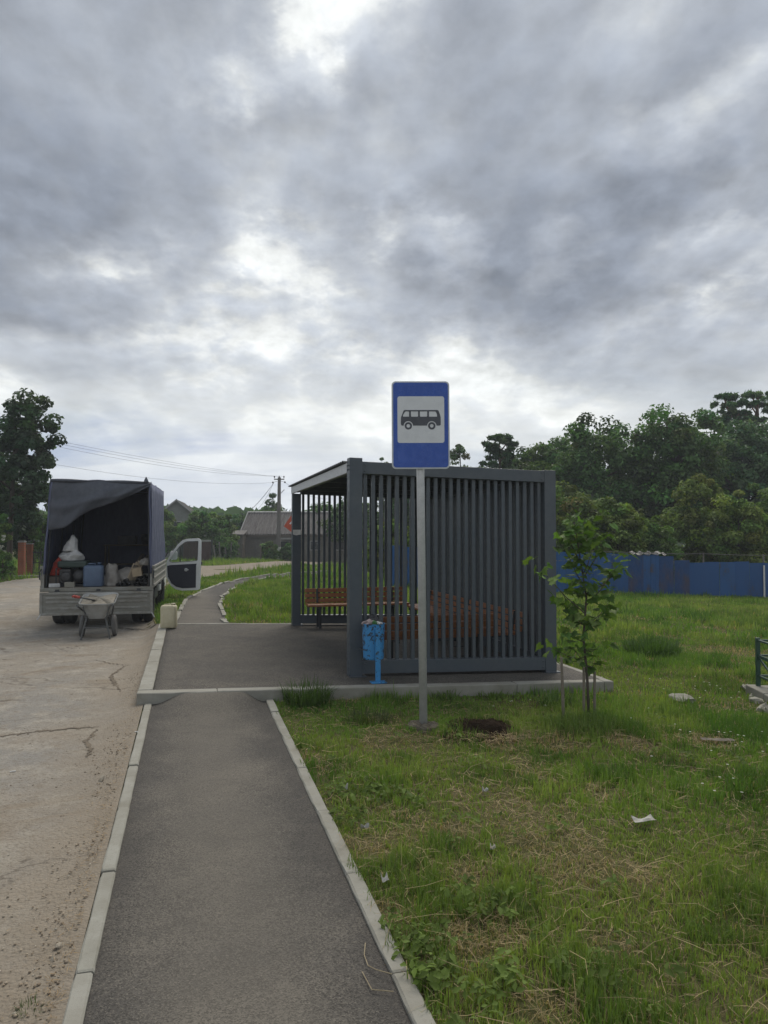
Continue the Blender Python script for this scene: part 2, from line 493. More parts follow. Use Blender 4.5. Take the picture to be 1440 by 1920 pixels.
M['mound_soil'] = paint('mound_soil', (0.16, 0.145, 0.115), (0.075, 0.06, 0.04), 0.5, 12, 1.0, 0, 0.9, 'World', None, 0.02, 0.1)
def mk_kerb():
    k = NB('kerb_concrete').set(0.9, 0, 0.3)
    w, o = k.coord('World'), k.n('ShaderNodeObjectInfo').outputs['Random']
    n1, n2, n3 = k.noise(w, 3.2, 7, 0.65), k.noise(w, 45, 4, 0.7), k.noise(w, 210, 2, 0.6)
    c = k.mix(k.ramp(n1, 0.38, 0.66), (0.275, 0.272, 0.240), (0.190, 0.182, 0.150))
    c = k.mix(k.ramp(n2, 0.55, 0.72, 0, 0.6), c, (0.20, 0.185, 0.155))
    c = k.mix(k.ramp(n3, 0.6, 0.75, 0, 0.4), c, (0.17, 0.16, 0.14))
    c = k.mix(k.ramp(o, 0, 1, 0, 0.30), c, (0.25, 0.24, 0.21))
    k.color(c); k.bump(k.math('ADD', n2, k.math('MULTIPLY', n3, 0.4)), 0.45, 0.006)
    return k.m
M['kerb'] = mk_kerb()

# ------------------------------------------------------------------ ground sheet
def lines(spans):
    out = [spans[0][0]]
    for a, b, s in spans:
        n = max(1, int(round((b - a) / s)))
        out += list(a + (b - a) * (np.arange(n) + 1) / n)
    return np.array(out)
gx = lines([(-160, -120, 20), (-120, -30, 6), (-30, -7, 0.8), (-7, -1.2, 0.15), (-1.2, 5.5, 0.085), (5.5, 16, 0.5), (16, 40, 2), (40, 120, 8), (120, 160, 20)])
gy = lines([(-40, -4, 6), (-4, 2, 0.5), (2, 9.5, 0.085), (9.5, 20, 0.3), (20, 60, 1.2), (60, 130, 5), (130, 170, 20)])
GX, GY = np.meshgrid(gx, gy)
GZ = land(GX, GY)
gu, gv = to_uv(GX, GY)
under = ((gu > -0.36) & (gu < 0.80) & (gv < 8.1)) | ((gu > -0.36) & (gu < 4.80) & (gv > 8.1) & (gv < 13.85))
under |= (gu > -6.2) & (gu < -0.50) & (gv < 14.9) & (gv > -4)
under |= (gu > -6.0) & (gu < -0.95) & (gv < 20) & (gv > 14)
GZ = GZ - 0.09 * under
GZ = GZ - 0.06 * (np.hypot((GX - HOLE[0]) / 1.0, GY - HOLE[1]) < 0.42) - 0.03 * (np.hypot(GX - POLE_AT[0], GY - POLE_AT[1]) < 0.24)
nx, ny = len(gx), len(gy)
idx = np.arange(nx * ny).reshape(ny, nx)
q = np.stack([idx[:-1, :-1], idx[:-1, 1:], idx[1:, 1:], idx[1:, :-1]], -1).reshape(-1, 4)
tri = np.concatenate([q[:, [0, 1, 2]], q[:, [0, 2, 3]]])
tag(link('ground', np_mesh('ground', np.stack([GX, GY, GZ], -1).reshape(-1, 3), tri, M['soil'], smooth=True)), kind='structure')

def disc(name, cx, cy, r, mat, sx=1.0, lift=0.006, rings=16, n=40):
    mb = MB(); vs, fs = [(cx, cy, land1(cx, cy) + lift)], []
    for i in range(1, rings + 1):
        for k in range(n):
            a = 2 * math.pi * k / n
            rr = r * i / rings * (1 + 0.20 * (float(vnoise(np.array(math.cos(a) * 2 + cx), np.array(math.sin(a) * 2 + cy))) - 0.5) * 2)
            x, y = cx + rr * math.cos(a) * sx, cy + rr * math.sin(a)
            rough = 0.022 * (random.random() - 0.4) if i < rings else -0.05
            vs.append((x, y, land1(x, y) + lift + rough))
    fs = [(0, 1 + k, 1 + (k + 1) % n) for k in range(n)]
    for i in range(rings - 1):
        fs += [(1 + i * n + k, 1 + i * n + (k + 1) % n, 1 + (i + 1) * n + (k + 1) % n, 1 + (i + 1) * n + k) for k in range(n)]
    mb.add(vs, fs)
    return tag(obj(name, mb, mat), kind='structure')
disc('soil_hole', HOLE[0], HOLE[1], 0.37, M['dug_soil'], 1.0)
disc('soil_mound', *POLE_AT, 0.15, M['mound_soil'], 1.1, 0.008, 10, 32)

def strip(name, left, right, mat, zfn, n=160, across=16, smooth=True):
    """a surface between two border lines of world points"""
    def resample(pts):
        p = np.array(pts, float); s = np.r_[0, np.cumsum(np.hypot(*np.diff(p, axis=0).T))]
        return p, s / s[-1]
    L, sl = resample(left); Rr, sr = resample(right)
    def cr(p, s, t):
        i = int(np.clip(np.searchsorted(s, t) - 1, 0, len(p) - 2)); w = (t - s[i]) / (s[i + 1] - s[i])
        p0, p1, p2, p3 = p[max(i - 1, 0)], p[i], p[i + 1], p[min(i + 2, len(p) - 1)]
        m1, m2 = (p2 - p0) / 2, (p3 - p1) / 2
        if i == 0: m1 = p2 - p1
        if i == len(p) - 2: m2 = p2 - p1
        h = w * w * (3 - 2 * w)
        return p1 * (1 - h) + p2 * h + 0.0 * m1 if len(p) < 3 else (2*w**3-3*w**2+1)*p1 + (w**3-2*w**2+w)*m1 + (3*w**2-2*w**3)*p2 + (w**3-w**2)*m2
    mb = MB(); vs = []
    for j in range(n):
        a, b = cr(L, sl, j / (n - 1)), cr(Rr, sr, j / (n - 1))
        for i in range(across):
            e = i / (across - 1); p = a * (1 - e) + b * e
            vs.append((p[0], p[1], zfn(p[0], p[1], e)))
    mb.add(vs, [(j * across + i, j * across + i + 1, (j + 1) * across + i + 1, (j + 1) * across + i) for j in range(n - 1) for i in range(across - 1)])
    return tag(obj(name, mb, mat, smooth=smooth), kind='structure')

# ------------------------------------------------------------------ road
road_left = [uv(-6.6, -4), uv(-6.6, 6), uv(-6.55, 14), at(0, 1092), at(80, 1083), at(230, 1071), at(395, 1061), at(470, 1056), at(545, 1052), at(660, 1050), at(800, 1049)]
road_right = [uv(-0.423, -4), uv(-0.428, 6), uv(-0.47, 14.0), uv(-0.62, 15.0), uv(-0.85, 19), uv(-0.95, 23), at(400, 1080), at(470, 1070), at(545, 1061), at(660, 1057), at(800, 1055)]
def road_z(x, y, e):
    m = 0.030 * (float(fbm(np.array(x * 1.3), np.array(y * 1.3), 4)) - 0.5)
    return float(land(x, y, False)) + 0.014 + m * min(1, 8 * min(e, 1 - e)) - 0.03 * (e < 0.01)
road = strip('road', road_left, road_right, M['road'], road_z, 260, 60)

# cracks: thin sunken-looking tar seams lying on the worn road
def seam(pts, w, name='road_crack'):
    mb = MB(); vs = []
    P_ = []
    for (a, b) in zip(pts[:-1], pts[1:]):
        for t in np.linspace(0, 1, 14, endpoint=False):
            P_.append((a[0] * (1 - t) + b[0] * t + random.gauss(0, 0.011), a[1] * (1 - t) + b[1] * t + random.gauss(0, 0.018)))
    P_.append(pts[-1])
    for i, p in enumerate(P_):
        q0, q1 = P_[max(0, i - 1)], P_[min(len(P_) - 1, i + 1)]
        d = Vector((q1[0] - q0[0], q1[1] - q0[1])).normalized(); nrm_ = Vector((-d.y, d.x))
        ww = w * (0.25 + random.random()) * math.sin(math.pi * min(0.97, max(0.03, i / (len(P_) - 1)))) ** 0.4
        for s in (-1, 1):
            x, y = p[0] + nrm_.x * ww * s, p[1] + nrm_.y * ww * s
            vs.append((x, y, road_z(x, y, 0.5) + 0.004))
    mb.add(vs, [(2 * i, 2 * i + 1, 2 * i + 3, 2 * i + 2) for i in range(len(P_) - 1)])
    o = obj(name, mb, M['crack'], road); o['kind'] = 'structure'
M['crack'] = paint('crack_tar', (0.115, 0.098, 0.078), (0.20, 0.165, 0.125), 0.6, 14, 1.0, 0, 0.5, 'World', None, 0.01, 0.1)
seam([at(-60, 1388), at(0, 1384), at(60, 1376), at(135, 1370), at(186, 1366)], 0.020)
seam([at(232, 1252), at(208, 1270), at(216, 1284), at(226, 1300)], 0.022)
seam([at(182, 1372), at(160, 1394), at(170, 1408), at(163, 1424)], 0.022)
seam([at(176, 1240), at(215, 1248), at(246, 1250)], 0.012)

# ------------------------------------------------------------------ path, platform, far path
def plat_z(u): return 0.12 - 0.027 * (u + 0.49)
def path_z(x, y, e):
    u, v = to_uv(x, y)
    base = float(land(x, y, False)) + 0.008
    ramp = float(sst(7.25, 7.98, v)) * float(sst(-0.34, 0.0, u)) * (1 - float(sst(0.53, 0.78, u)))
    wob = 0.006 * (float(fbm(np.array(x * 3), np.array(y * 3), 3)) - 0.5)
    return base + (plat_z(u) - 0.004 - base) * ramp + wob
path = strip('path', [uv(-0.352, -3), uv(-0.352, 8.0)], [uv(0.797, -3), uv(0.797, 8.0)], M['asphalt'], path_z, 140, 30)
def deck_z(x, y, e):
    u, v = to_uv(x, y)
    return plat_z(u) + 0.006 * (float(fbm(np.array(x * 2), np.array(y * 2), 3)) - 0.5)
deck = strip('platform', [uv(-0.345, 8.14), uv(-0.345, 13.82)], [uv(4.82, 8.14), uv(4.82, 13.82)], M['platform_asphalt'], deck_z, 50, 50)
solid(deck, 0.10, -1)

kerb_bits = {}
def kerb_mesh(L, w, h):
    key = (round(L, 2), w, h)
    if key not in kerb_bits:
        mb = MB(); g = 0.003; c = 0.008
        ring = [(-w / 2, -h), (w / 2, -h), (w / 2, -c), (w / 2 - c, 0), (-w / 2 + c, 0), (-w / 2, -c)]
        ys = [g, g + 0.01] + list(np.linspace(g + 0.06, L - g - 0.06, max(2, int(L / 0.12)))) + [L - g - 0.01, L - g]
        rr = []
        for j, y in enumerate(ys):
            s = 0.985 if j in (0, len(ys) - 1) else 1.0
            jit = 0 if j in (0, len(ys) - 1) else 0.0014
            rr.append([(x * s + random.gauss(0, jit * (z > -0.05)), y, z * (1 if z < -0.02 else 1) - (0.004 if s < 1 and z > -0.05 else 0) + random.gauss(0, jit * 0.6 * (z > -0.05))) for x, z in ring])
        mb.rings(rr)
        kerb_bits[key] = [mb.mesh('kerb_stone', M['kerb'])]
    return kerb_bits[key][0]
def kerb_row(parent, p0, p1, L, w, h, zfn, phase=0.0, jit=0.006):
    a, b = Vector(p0), Vector(p1); D = (b - a).length; d = (b - a) / D; s = phase - L if phase > 0 else 0.0
    while s < D - 0.05:
        s0, s1 = max(s, 0), min(s + L, D)
        if s1 - s0 > 0.06:
            q0, q1 = a + d * s0, a + d * s1
            z0, z1 = zfn(*q0), zfn(*q1)
            rz = math.atan2(d.y, d.x) - math.pi / 2
            rx = math.atan2(z1 - z0, s1 - s0)
            o = link('kerb_stone', kerb_mesh(s1 - s0, w, h), parent, (q0.x, q0.y, z0 + random.gauss(0, jit * 0.4)), (rx, random.gauss(0, 0.010), rz + random.gauss(0, jit * 0.35)))
        s += L
flush = lambda x, y: float(land(x, y, False)) + 0.026
kerb_row(path, uv(-0.386, -1.0), uv(-0.386, 7.97), 0.9, 0.070, 0.19, flush, 0.6)
kerb_row(path, uv(0.834, -1.0), uv(0.834, 7.99), 0.9, 0.078, 0.19, lambda x, y: flush(x, y) + 0.002, 0.33)
pk = lambda x, y: plat_z(to_uv(x, y)[0]) + 0.008
kerb_row(deck, uv(-0.50, 8.06), uv(4.90, 8.02), 1.12, 0.155, 0.27, pk, 0.8)
kerb_row(deck, uv(-0.425, 8.14), uv(-0.425, 13.9), 1.0, 0.145, 0.27, pk, 0.75)
kerb_row(deck, uv(4.86, 8.10), uv(4.86, 13.9), 1.0, 0.085, 0.25, pk)
kerb_row(deck, uv(-0.34, 13.88), uv(4.81, 13.88), 1.0, 0.085, 0.25, pk, 0.4)

def far_z(x, y, e):
    u, v = to_uv(x, y)
    w = 1 - float(sst(13.8, 17.5, v))
    return plat_z(u) * w + (float(land(x, y, False)) + 0.03) * (1 - w) - 0.004
fl = [uv(-0.26, 13.93), at(343, 1138), at(352, 1124), at(378, 1110), at(410, 1098), at(446, 1089), at(490, 1081), at(545, 1076), at(620, 1072), at(760, 1070)]
fr = [uv(0.68, 13.93), at(419, 1153), at(413, 1138), at(418, 1120), at(440, 1103), at(468, 1093), at(500, 1085), at(545, 1080.5), at(620, 1076), at(760, 1074)]
far_path = strip('path', fl, fr, M['asphalt'], far_z, 120, 10)
def edge_row(parent, pts, L, w):
    pts = [Vector(p) for p in pts]
    for a, b in zip(pts[:-1], pts[1:]):
        n = max(1, int(round((b - a).length / L)))
        for k in range(n):
            q0, q1 = a.lerp(b, k / n), a.lerp(b, (k + 1) / n)
            d = q1 - q0
            o = link('kerb_stone', kerb_mesh(0.5, w, 0.2), parent, (q0.x, q0.y, far_z(q0.x, q0.y, 0) + 0.022 + random.gauss(0, 0.012)),
                     (random.gauss(0, 0.02), random.gauss(0, 0.04), math.atan2(d.y, d.x) - math.pi / 2 + random.gauss(0, 0.05)))
            o.scale.y = d.length / 0.5
edge_row(far_path, fl[:9], 0.6, 0.085)
edge_row(far_path, fr[:9], 0.55, 0.085)

# ------------------------------------------------------------------ bus shelter
M['anthracite'] = paint('anthracite_paint', (0.060, 0.076, 0.094), (0.074, 0.085, 0.096), 0.5, 2.2, 0.42, 0.0, 0.03, 'World', None, 0.002, 0.5)
M['galvanised'] = paint('galvanised_steel', (0.56, 0.57, 0.58), (0.42, 0.43, 0.44), 0.6, 14, 0.45, 0.2, 0.06, 'Object', None, 0.002)
M['roof_sheet'] = paint('roof_sheet', (0.085, 0.09, 0.095), (0.06, 0.06, 0.065), 0.3, 4, 0.5, 0.2, 0.04)
def mk_wood(name, a, b, rough=0.5):
    k = NB(name).set(rough, 0, 0.5)
    co, rnd = k.coord('Object', (2.0, 26, 26)), k.n('ShaderNodeObjectInfo').outputs['Random']
    g = k.noise(co, 2.2, 6, 0.65, 1.2)
    c = k.mix(k.ramp(g, 0.32, 0.68), a, b)
    c = k.mix(k.ramp(rnd, 0, 1, 0, 0.35), c, tuple(x * 0.62 for x in a))
    k.color(c); k.bump(g, 0.15, 0.004)
    return k.m
M['bench_wood'] = mk_wood('stained_bench_wood', (0.33, 0.130, 0.048), (0.22, 0.078, 0.030), 0.42)
M['dark_steel'] = paint('dark_steel', (0.030, 0.033, 0.037), (0.022, 0.024, 0.027), 0.3, 6, 0.5, 0.1, 0.05)
M['paper_white'] = paint('paper_white', (0.62, 0.62, 0.60), (0.45, 0.44, 0.42), 0.4, 12, 0.8)

SH_U, SH_V, SH_W, SH_L, SH_H, PW = 1.83, 8.60, 2.67, 5.14, 2.55, 0.155
SH0 = uv(SH_U, SH_V)
shz = lambda x: -0.027 * x                     # the slab falls gently to the right and the frame follows it
shelter = thing('bus_shelter', 'dark grey metal bus shelter of upright slats beside the path', 'bus shelter', (*SH0, plat_z(SH_U)), TH)
def sh_box(name, x0, x1, y0, y1, z0, z1, mat='anthracite', bev=0.004, parent=None):
    mb = MB().box(x0, x1, y0, y1, z0, z1)
    mb.v = [(x, y, z + shz(x)) for x, y, z in mb.v]
    return obj(name, mb, M[mat], parent or shelter, bevel=bev)
XE, YE = SH_W - PW, SH_L - PW
for x, y, top in ((0, 0, SH_H + 0.03), (XE, 0, SH_H), (0, YE, 2.40), (XE, YE, SH_H)):
    post = sh_box('post', x, x + PW, y, y + PW, 0.0, top)
    sh_box('base_plate', x - 0.0, x + PW + 0.05, y - 0.02, y + PW + 0.02, -0.004, 0.012, bev=0, parent=post)
mid = sh_box('post', XE + 0.03, XE + 0.12, SH_L / 2 - 0.045, SH_L / 2 + 0.045, 0.0, 2.39)
for y0, y1 in ((0.008, PW - 0.008), (YE + 0.008, SH_L - 0.008)):          # the two side walls
    sh_box('beam', PW - 0.004, XE + 0.004, y0, y1, 2.395, 2.54)
    sh_box('beam', PW - 0.004, XE + 0.004, y0, y1, 0.035, 0.19)
for z0, z1 in ((2.395, 2.54), (0.035, 0.19)):                              # back wall
    sh_box('beam', XE + 0.008, SH_W - 0.008, PW - 0.004, YE + 0.004, z0, z1)
sh_box('beam', 0.040, 0.11, PW - 0.004, YE + 0.004, 2.42, 2.515)            # front header
sh_box('fascia', -0.006, 0.032, PW, SH_L + 0.02, 2.405, 2.525, 'galvanised', 0.003)
slat_me = MB().box(-0.021, 0.021, -0.021, 0.021, 0.0, 2.225).mesh('slat', M['anthracite'])
ns = 24
for y in (PW / 2, YE + PW / 2):
    for i in range(ns):
        x = PW + (XE - PW) * (i + 0.5) / ns
        link('slat', slat_me, shelter, (x, y, 0.18 + shz(x)))
nb = 48
for i in range(nb):
    y = PW + (YE - PW) * (i + 0.5) / nb
    if abs(y - SH_L / 2) < 0.05: continue
    link('slat', slat_me, shelter, (XE + PW / 2, y, 0.18 + shz(XE)))
# profiled roof sheet with its ribs running across, oversailing front and far end
mb = MB(); prof = []
y = -0.0
while y < SH_L + 0.10:
    prof += [(y, 0.0), (y + 0.055, 0.0), (y + 0.07, 0.018), (y + 0.115, 0.018)]; y += 0.13
X0, X1 = -0.045, XE - 0.002
rows = [[(x, yy, 2.536 + zz - 0.03 * (x / SH_W) + shz(x)) for yy, zz in prof if yy > PW + 0.004 or x > PW] for x in (X0, X1)]
n_ = min(len(r) for r in rows); rows = [r[-n_:] for r in rows]
mb.add(rows[0] + rows[1], [(i, i + 1, n_ + i + 1, n_ + i) for i in range(n_ - 1)])
solid(obj('roof_sheet', mb, M['roof_sheet'], shelter), 0.004)
for i in range(4):
    y = 0.9 + i * 1.1
    sh_box('purlin', 0.11, XE, y, y + 0.06, 2.42, 2.50)
bolt_me = MB().lathe([(0.002, 0.0), (0.011, 0.001), (0.011, 0.007), (0.004, 0.010)], 8, axis='y').mesh('bolt', M['anthracite'])
for x in (PW + 0.03, XE - 0.03):
    for z in (0.075, 0.15, 2.43, 2.505):
        link('bolt', bolt_me, shelter, (x, 0.008, z + shz(x)), (math.pi, 0, 0))
for y in (PW * 0.25, PW * 0.75):
    for z in (2.44, 2.49): link('bolt', bolt_me, shelter, (-0.001, y, z), (0, 0, math.pi / 2))
# paper notice stuck on the far front post
nt = MB().grid(5, 3, lambda a, b: (0.008 + 0.14 * a, -0.003 - 0.003 * math.sin(7 * a), 1.655 + 0.085 * b - (0.018 * abs(math.sin(9 * a)) if b < 0.1 else 0)))
o = obj('paper_notice', nt, M['paper_white'], None, (*uv(SH_U, SH_V + YE), plat_z(SH_U)), (0, 0, TH))
solid(o, 0.0015, 1); tag(o, 'torn white paper notice stuck on the far left shelter post', 'notice')

# ------------------------------------------------------------------ benches
def bench(L, label, u, v, rz):
    b = thing('bench', label, 'bench', (*uv(u, v), plat_z(u)), TH + rz, 'wooden benches inside the bus shelter')
    for i, z in enumerate((0.485, 0.575, 0.665)):
        mb = MB().box(-L / 2, L / 2, -0.018, 0.018, -0.036, 0.036)
        obj('backrest_plank', mb, M['bench_wood'], b, (0, 0.045 - 0.02 * i, z), (R(7), 0, 0), bevel=0.005)
    for i in range(4):
        mb = MB().box(-L / 2, L / 2, -0.044, 0.044, -0.018, 0.018)
        obj('seat_plank', mb, M['bench_wood'], b, (0, 0.115 + 0.1 * i, 0.425), (0, 0, 0), bevel=0.005)
    for x in ([-L / 2 + 0.22, L / 2 - 0.22] if L < 2.2 else [-L / 2 + 0.22, 0, L / 2 - 0.22]):
        mb = MB().box(x - 0.02, x + 0.02, 0.07, 0.45, 0.36, 0.405).box(x - 0.02, x + 0.02, 0.11, 0.15, 0.0, 0.36).box(x - 0.02, x + 0.02, 0.37, 0.41, 0.0, 0.36)
        mb.box(x - 0.02, x + 0.02, 0.06, 0.46, 0.0, 0.02)
        mb.tube([(x, 0.075, 0.38), (x, 0.07, 0.5), (x, 0.035, 0.70)], 0.018, 6)
        obj('leg', mb, M['dark_steel'], b)
    return b
bench(1.85, 'wooden bench against the far slatted wall, seen through the open front', SH_U + 0.98 + 0.16, SH_V + YE - 0.06, math.pi)
bench(1.95, 'farther of two wooden benches along the slatted back wall of the shelter', SH_U + XE - 0.04, SH_V + 3.62, math.pi / 2)
bench(1.95, 'nearer of two wooden benches along the slatted back wall of the shelter', SH_U + XE - 0.04, SH_V + 1.50, math.pi / 2)
bench(1.50, 'wooden bench with its back to the near slatted wall of the shelter', SH_U + 1.20, SH_V + PW + 0.05, 0)

# ------------------------------------------------------------------ litter bin
def mk_chipped():
    k = NB('chipped_blue_paint').set(0.45, 0, 0.5)
    o = k.coord('Object')
    n = k.noise(o, 24, 8, 0.72, 0.5); z = k.n('ShaderNodeSeparateXYZ'); k.link(o, z.inputs[0])
    big = k.noise(o, 7, 3, 0.5)
    f = k.math('ADD', k.math('ADD', n, k.math('MULTIPLY', big, 0.4)), k.ramp(z.outputs[2], 0.2, 0.65, 0.0, 0.07))
    c = k.mix(k.noise(o, 9, 3), (0.026, 0.190, 0.44), (0.040, 0.245, 0.52))
    c = k.mix(k.ramp(f, 0.785, 0.805), c, (0.018, 0.020, 0.022))
    k.color(c); k.bump(k.ramp(f, 0.77, 0.805, 1, 0), 0.3, 0.002)
    return k.m
M['bin_blue'] = mk_chipped()
BU, BV = 2.10, 8.24
bn = thing('litter_bin', 'chipped sky blue litter bin on a post before the shelter', 'litter bin', (*uv(BU, BV), plat_z(BU) + 0.002), TH)
obj('post', MB().box(-0.045, 0.01, -0.02, 0.02, 0.012, 0.60), M['bin_blue'], bn, bevel=0.004)
obj('base_plate', MB().box(-0.10, 0.075, -0.06, 0.06, 0.0, 0.012), M['bin_blue'], bn, bevel=0.003)
body = obj('bucket', MB().lathe([(0.005, 0.245), (0.112, 0.245), (0.118, 0.255), (0.129, 0.64), (0.133, 0.645), (0.133, 0.652), (0.124, 0.652), (0.112, 0.30), (0.005, 0.29)], 28, (0, 0, 0), cap=False), M['bin_blue'], bn, (-0.03, 0.162, 0), smooth=False)
obj('handle', MB().tube([(-0.16, 0.16, 0.37), (-0.20, 0.12, 0.365), (-0.215, 0.13, 0.37), (-0.13, 0.06, 0.36)], 0.006, 6), M['dark_steel'], bn)
M['rub_pink'] = paint('pale_wrapper', (0.42, 0.34, 0.34), None, 0.3, 20, 0.5)
M['rub_green'] = paint('green_wrapper', (0.05, 0.16, 0.05), None, 0.3, 20, 0.4)
M['rub_black'] = paint('black_bag', (0.012, 0.012, 0.014), None, 0.3, 20, 0.3)
def crumple(name, r, mat, label, cat, loc, squash=(1, 1, 1), seed=0, sub=2, jag=0.35, group=None, parent=None):
    b = bmesh.new(); bmesh.ops.create_icosphere(b, subdivisions=sub, radius=r)
    rr = random.Random(seed)
    for v in b.verts:
        v.co *= 1 + jag * (rr.random() - 0.5) * 2
        v.co.x *= squash[0]; v.co.y *= squash[1]; v.co.z *= squash[2]
    me = bpy.data.meshes.new(name); b.to_mesh(me); b.free(); me.materials.append(mat)
    o = link(name, me, parent, loc, (rr.random(), rr.random(), rr.random() * 6))
    if label: tag(o, label, cat, group)
    return o
bx_ = lambda x, y, z: (*uv(BU - 0.03 + x, BV + 0.162 + y), plat_z(BU) + z)
crumple('crumpled_wrapper', 0.05, M['rub_pink'], 'pale pink crumpled wrapper on top of the full litter bin', 'rubbish', bx_(-0.075, -0.04, 0.665), (1.3, 0.8, 0.6), 3)
crumple('crumpled_wrapper', 0.045, M['rub_green'], 'green crumpled wrapper sticking out of the blue litter bin', 'rubbish', bx_(0.0, -0.05, 0.66), (1.2, 0.8, 0.7), 4)
crumple('crumpled_wrapper', 0.035, M['paper_white'], 'small white paper scrap on top of the litter bin', 'rubbish', bx_(0.055, -0.06, 0.66), (1.3, 0.7, 0.5), 5)
crumple('rubbish_bag', 0.075, M['rub_black'], 'black plastic rubbish bag filling the blue litter bin', 'rubbish bag', bx_(0.02, 0.03, 0.66), (1.2, 0.9, 0.7), 6, 3, 0.18)

# ------------------------------------------------------------------ bus stop sign
M['sign_blue'] = paint('sign_blue_film', (0.014, 0.070, 0.36), (0.016, 0.080, 0.40), 0.3, 2, 0.30, 0, 0)
M['sign_white'] = paint('sign_white_film', (0.62, 0.64, 0.66), (0.58, 0.60, 0.62), 0.3, 2, 0.32, 0, 0)
M['sign_black'] = paint('sign_black_print', (0.055, 0.060, 0.075), (0.05, 0.055, 0.07), 0.3, 2, 0.35, 0, 0)
M['sign_rim'] = paint('sign_rim_white', (0.52, 0.55, 0.58), (0.45, 0.48, 0.50), 0.3, 5, 0.4, 0, 0)
pz = land1(*POLE_AT)
sign = thing('bus_stop_sign', 'blue bus stop sign with black bus on galvanised pole', 'road sign', (*POLE_AT, pz), 0)
obj('pole', MB().tube([(0, 0, -0.25), (-0.028, 0, 2.36), (-0.036, 0, 3.10)], 0.038, 20), M['galvanised'], sign, smooth=True)
def rrect(x0, x1, z0, z1, r, n=6):
    out = []
    for cx, cz, a0 in ((x1 - r, z1 - r, 0), (x0 + r, z1 - r, 90), (x0 + r, z0 + r, 180), (x1 - r, z0 + r, 270)):
        out += [(cx + r * math.cos(R(a0 + 90 * k / n)), cz + r * math.sin(R(a0 + 90 * k / n))) for k in range(n + 1)]
    return out
SW, SHT = 0.545, 0.828
sz = z_at(798, 7.06) - pz
sign_at, sign_rot = (-0.028, -0.052, sz), (0, R(-0.3), R(1.5))
panel = obj('sign_panel', MB().prism(rrect(-SW / 2, SW / 2, -SHT / 2, SHT / 2, 0.04), -0.012, 0.012), M['sign_rim'], sign, sign_at, sign_rot, bevel=0.003)
obj('blue_face', MB().prism(rrect(-SW / 2 + 0.014, SW / 2 - 0.014, -SHT / 2 + 0.014, SHT / 2 - 0.014, 0.03), -0.0142, -0.0120), M['sign_blue'], panel)
k_ = SW / 1062.0                        # the drawing in its own units: 1062 wide, origin at the middle (665, 938)
S = lambda x, y: ((x - 662) * k_, (938 - y) * k_)
x0, z0 = S(236, 1268); x1, z1 = S(1095, 412)
obj('white_field', MB().prism(rrect(x0, x1, z0, z1, 0.022), -0.0160, -0.0143), M['sign_white'], panel)
def flat_shape(name, outer, mat, y, dep=0.0012, holes=()):
    cu = bpy.data.curves.new(name, 'CURVE'); cu.dimensions = '2D'; cu.fill_mode = 'BOTH'; cu.extrude = dep / 2
    for loop in (outer, *holes):
        s = cu.splines.new('POLY'); s.points.add(len(loop) - 1); s.use_cyclic_u = True
        for p, c in zip(s.points, loop): p.co = (c[0], c[1], 0, 1)
    tmp = bpy.data.objects.new(name, cu); COL.objects.link(tmp)
    dg = bpy.context.evaluated_depsgraph_get()
    me = bpy.data.meshes.new_from_object(tmp.evaluated_get(dg)); bpy.data.objects.remove(tmp)
    me.name = name; me.materials.clear(); me.materials.append(mat)
    return link(name, me, panel, (0, y, 0), (math.pi / 2, 0, 0))
circ = lambda x, y, r, n=28, a0=0, a1=360: [S(x + r * math.cos(R(a0 + (a1 - a0) * i / n)), y + r * math.sin(R(a0 + (a1 - a0) * i / n))) for i in range(n + (a1 - a0 != 360))]
w1, w2 = (434, 955), (864, 955)
outer = [S(350, 672), S(372, 664), S(965, 664), S(990, 676), S(1010, 730), S(1028, 795), S(1030, 925), S(1022, 945), S(1005, 951), S(950, 951)]
outer += circ(*w2, 86, 18, -3, -177) + [S(778, 951), S(520, 951)] + circ(*w1, 86, 18, -3, -177) + [S(330, 951), S(308, 945), S(298, 925), S(299, 800), S(322, 745)]
wins = [[S(334, 780), S(342, 750), S(372, 700), S(392, 691), S(440, 691), S(448, 700), S(448, 786), S(340, 786)],
        [S(484, 691), S(614, 691), S(614, 774), S(604, 787), S(494, 787), S(484, 774)],
        [S(648, 691), S(780, 691), S(780, 774), S(770, 787), S(658, 787), S(648, 774)],
        [S(815, 691), S(925, 691), S(944, 702), S(960, 745), S(962, 787), S(815, 787)]]
flat_shape('bus_body', outer, M['sign_black'], -0.0168, holes=wins)
for w in (w1, w2):
    flat_shape('bus_wheel', circ(*w, 68), M['sign_black'], -0.0168, holes=[circ(*w, 33)])
for z in (-0.30, 0.28):
    obj('bracket', MB().box(-0.06, 0.06, 0.012, 0.07, z - 0.02, z + 0.02), M['galvanised'], panel, bevel=0.003)

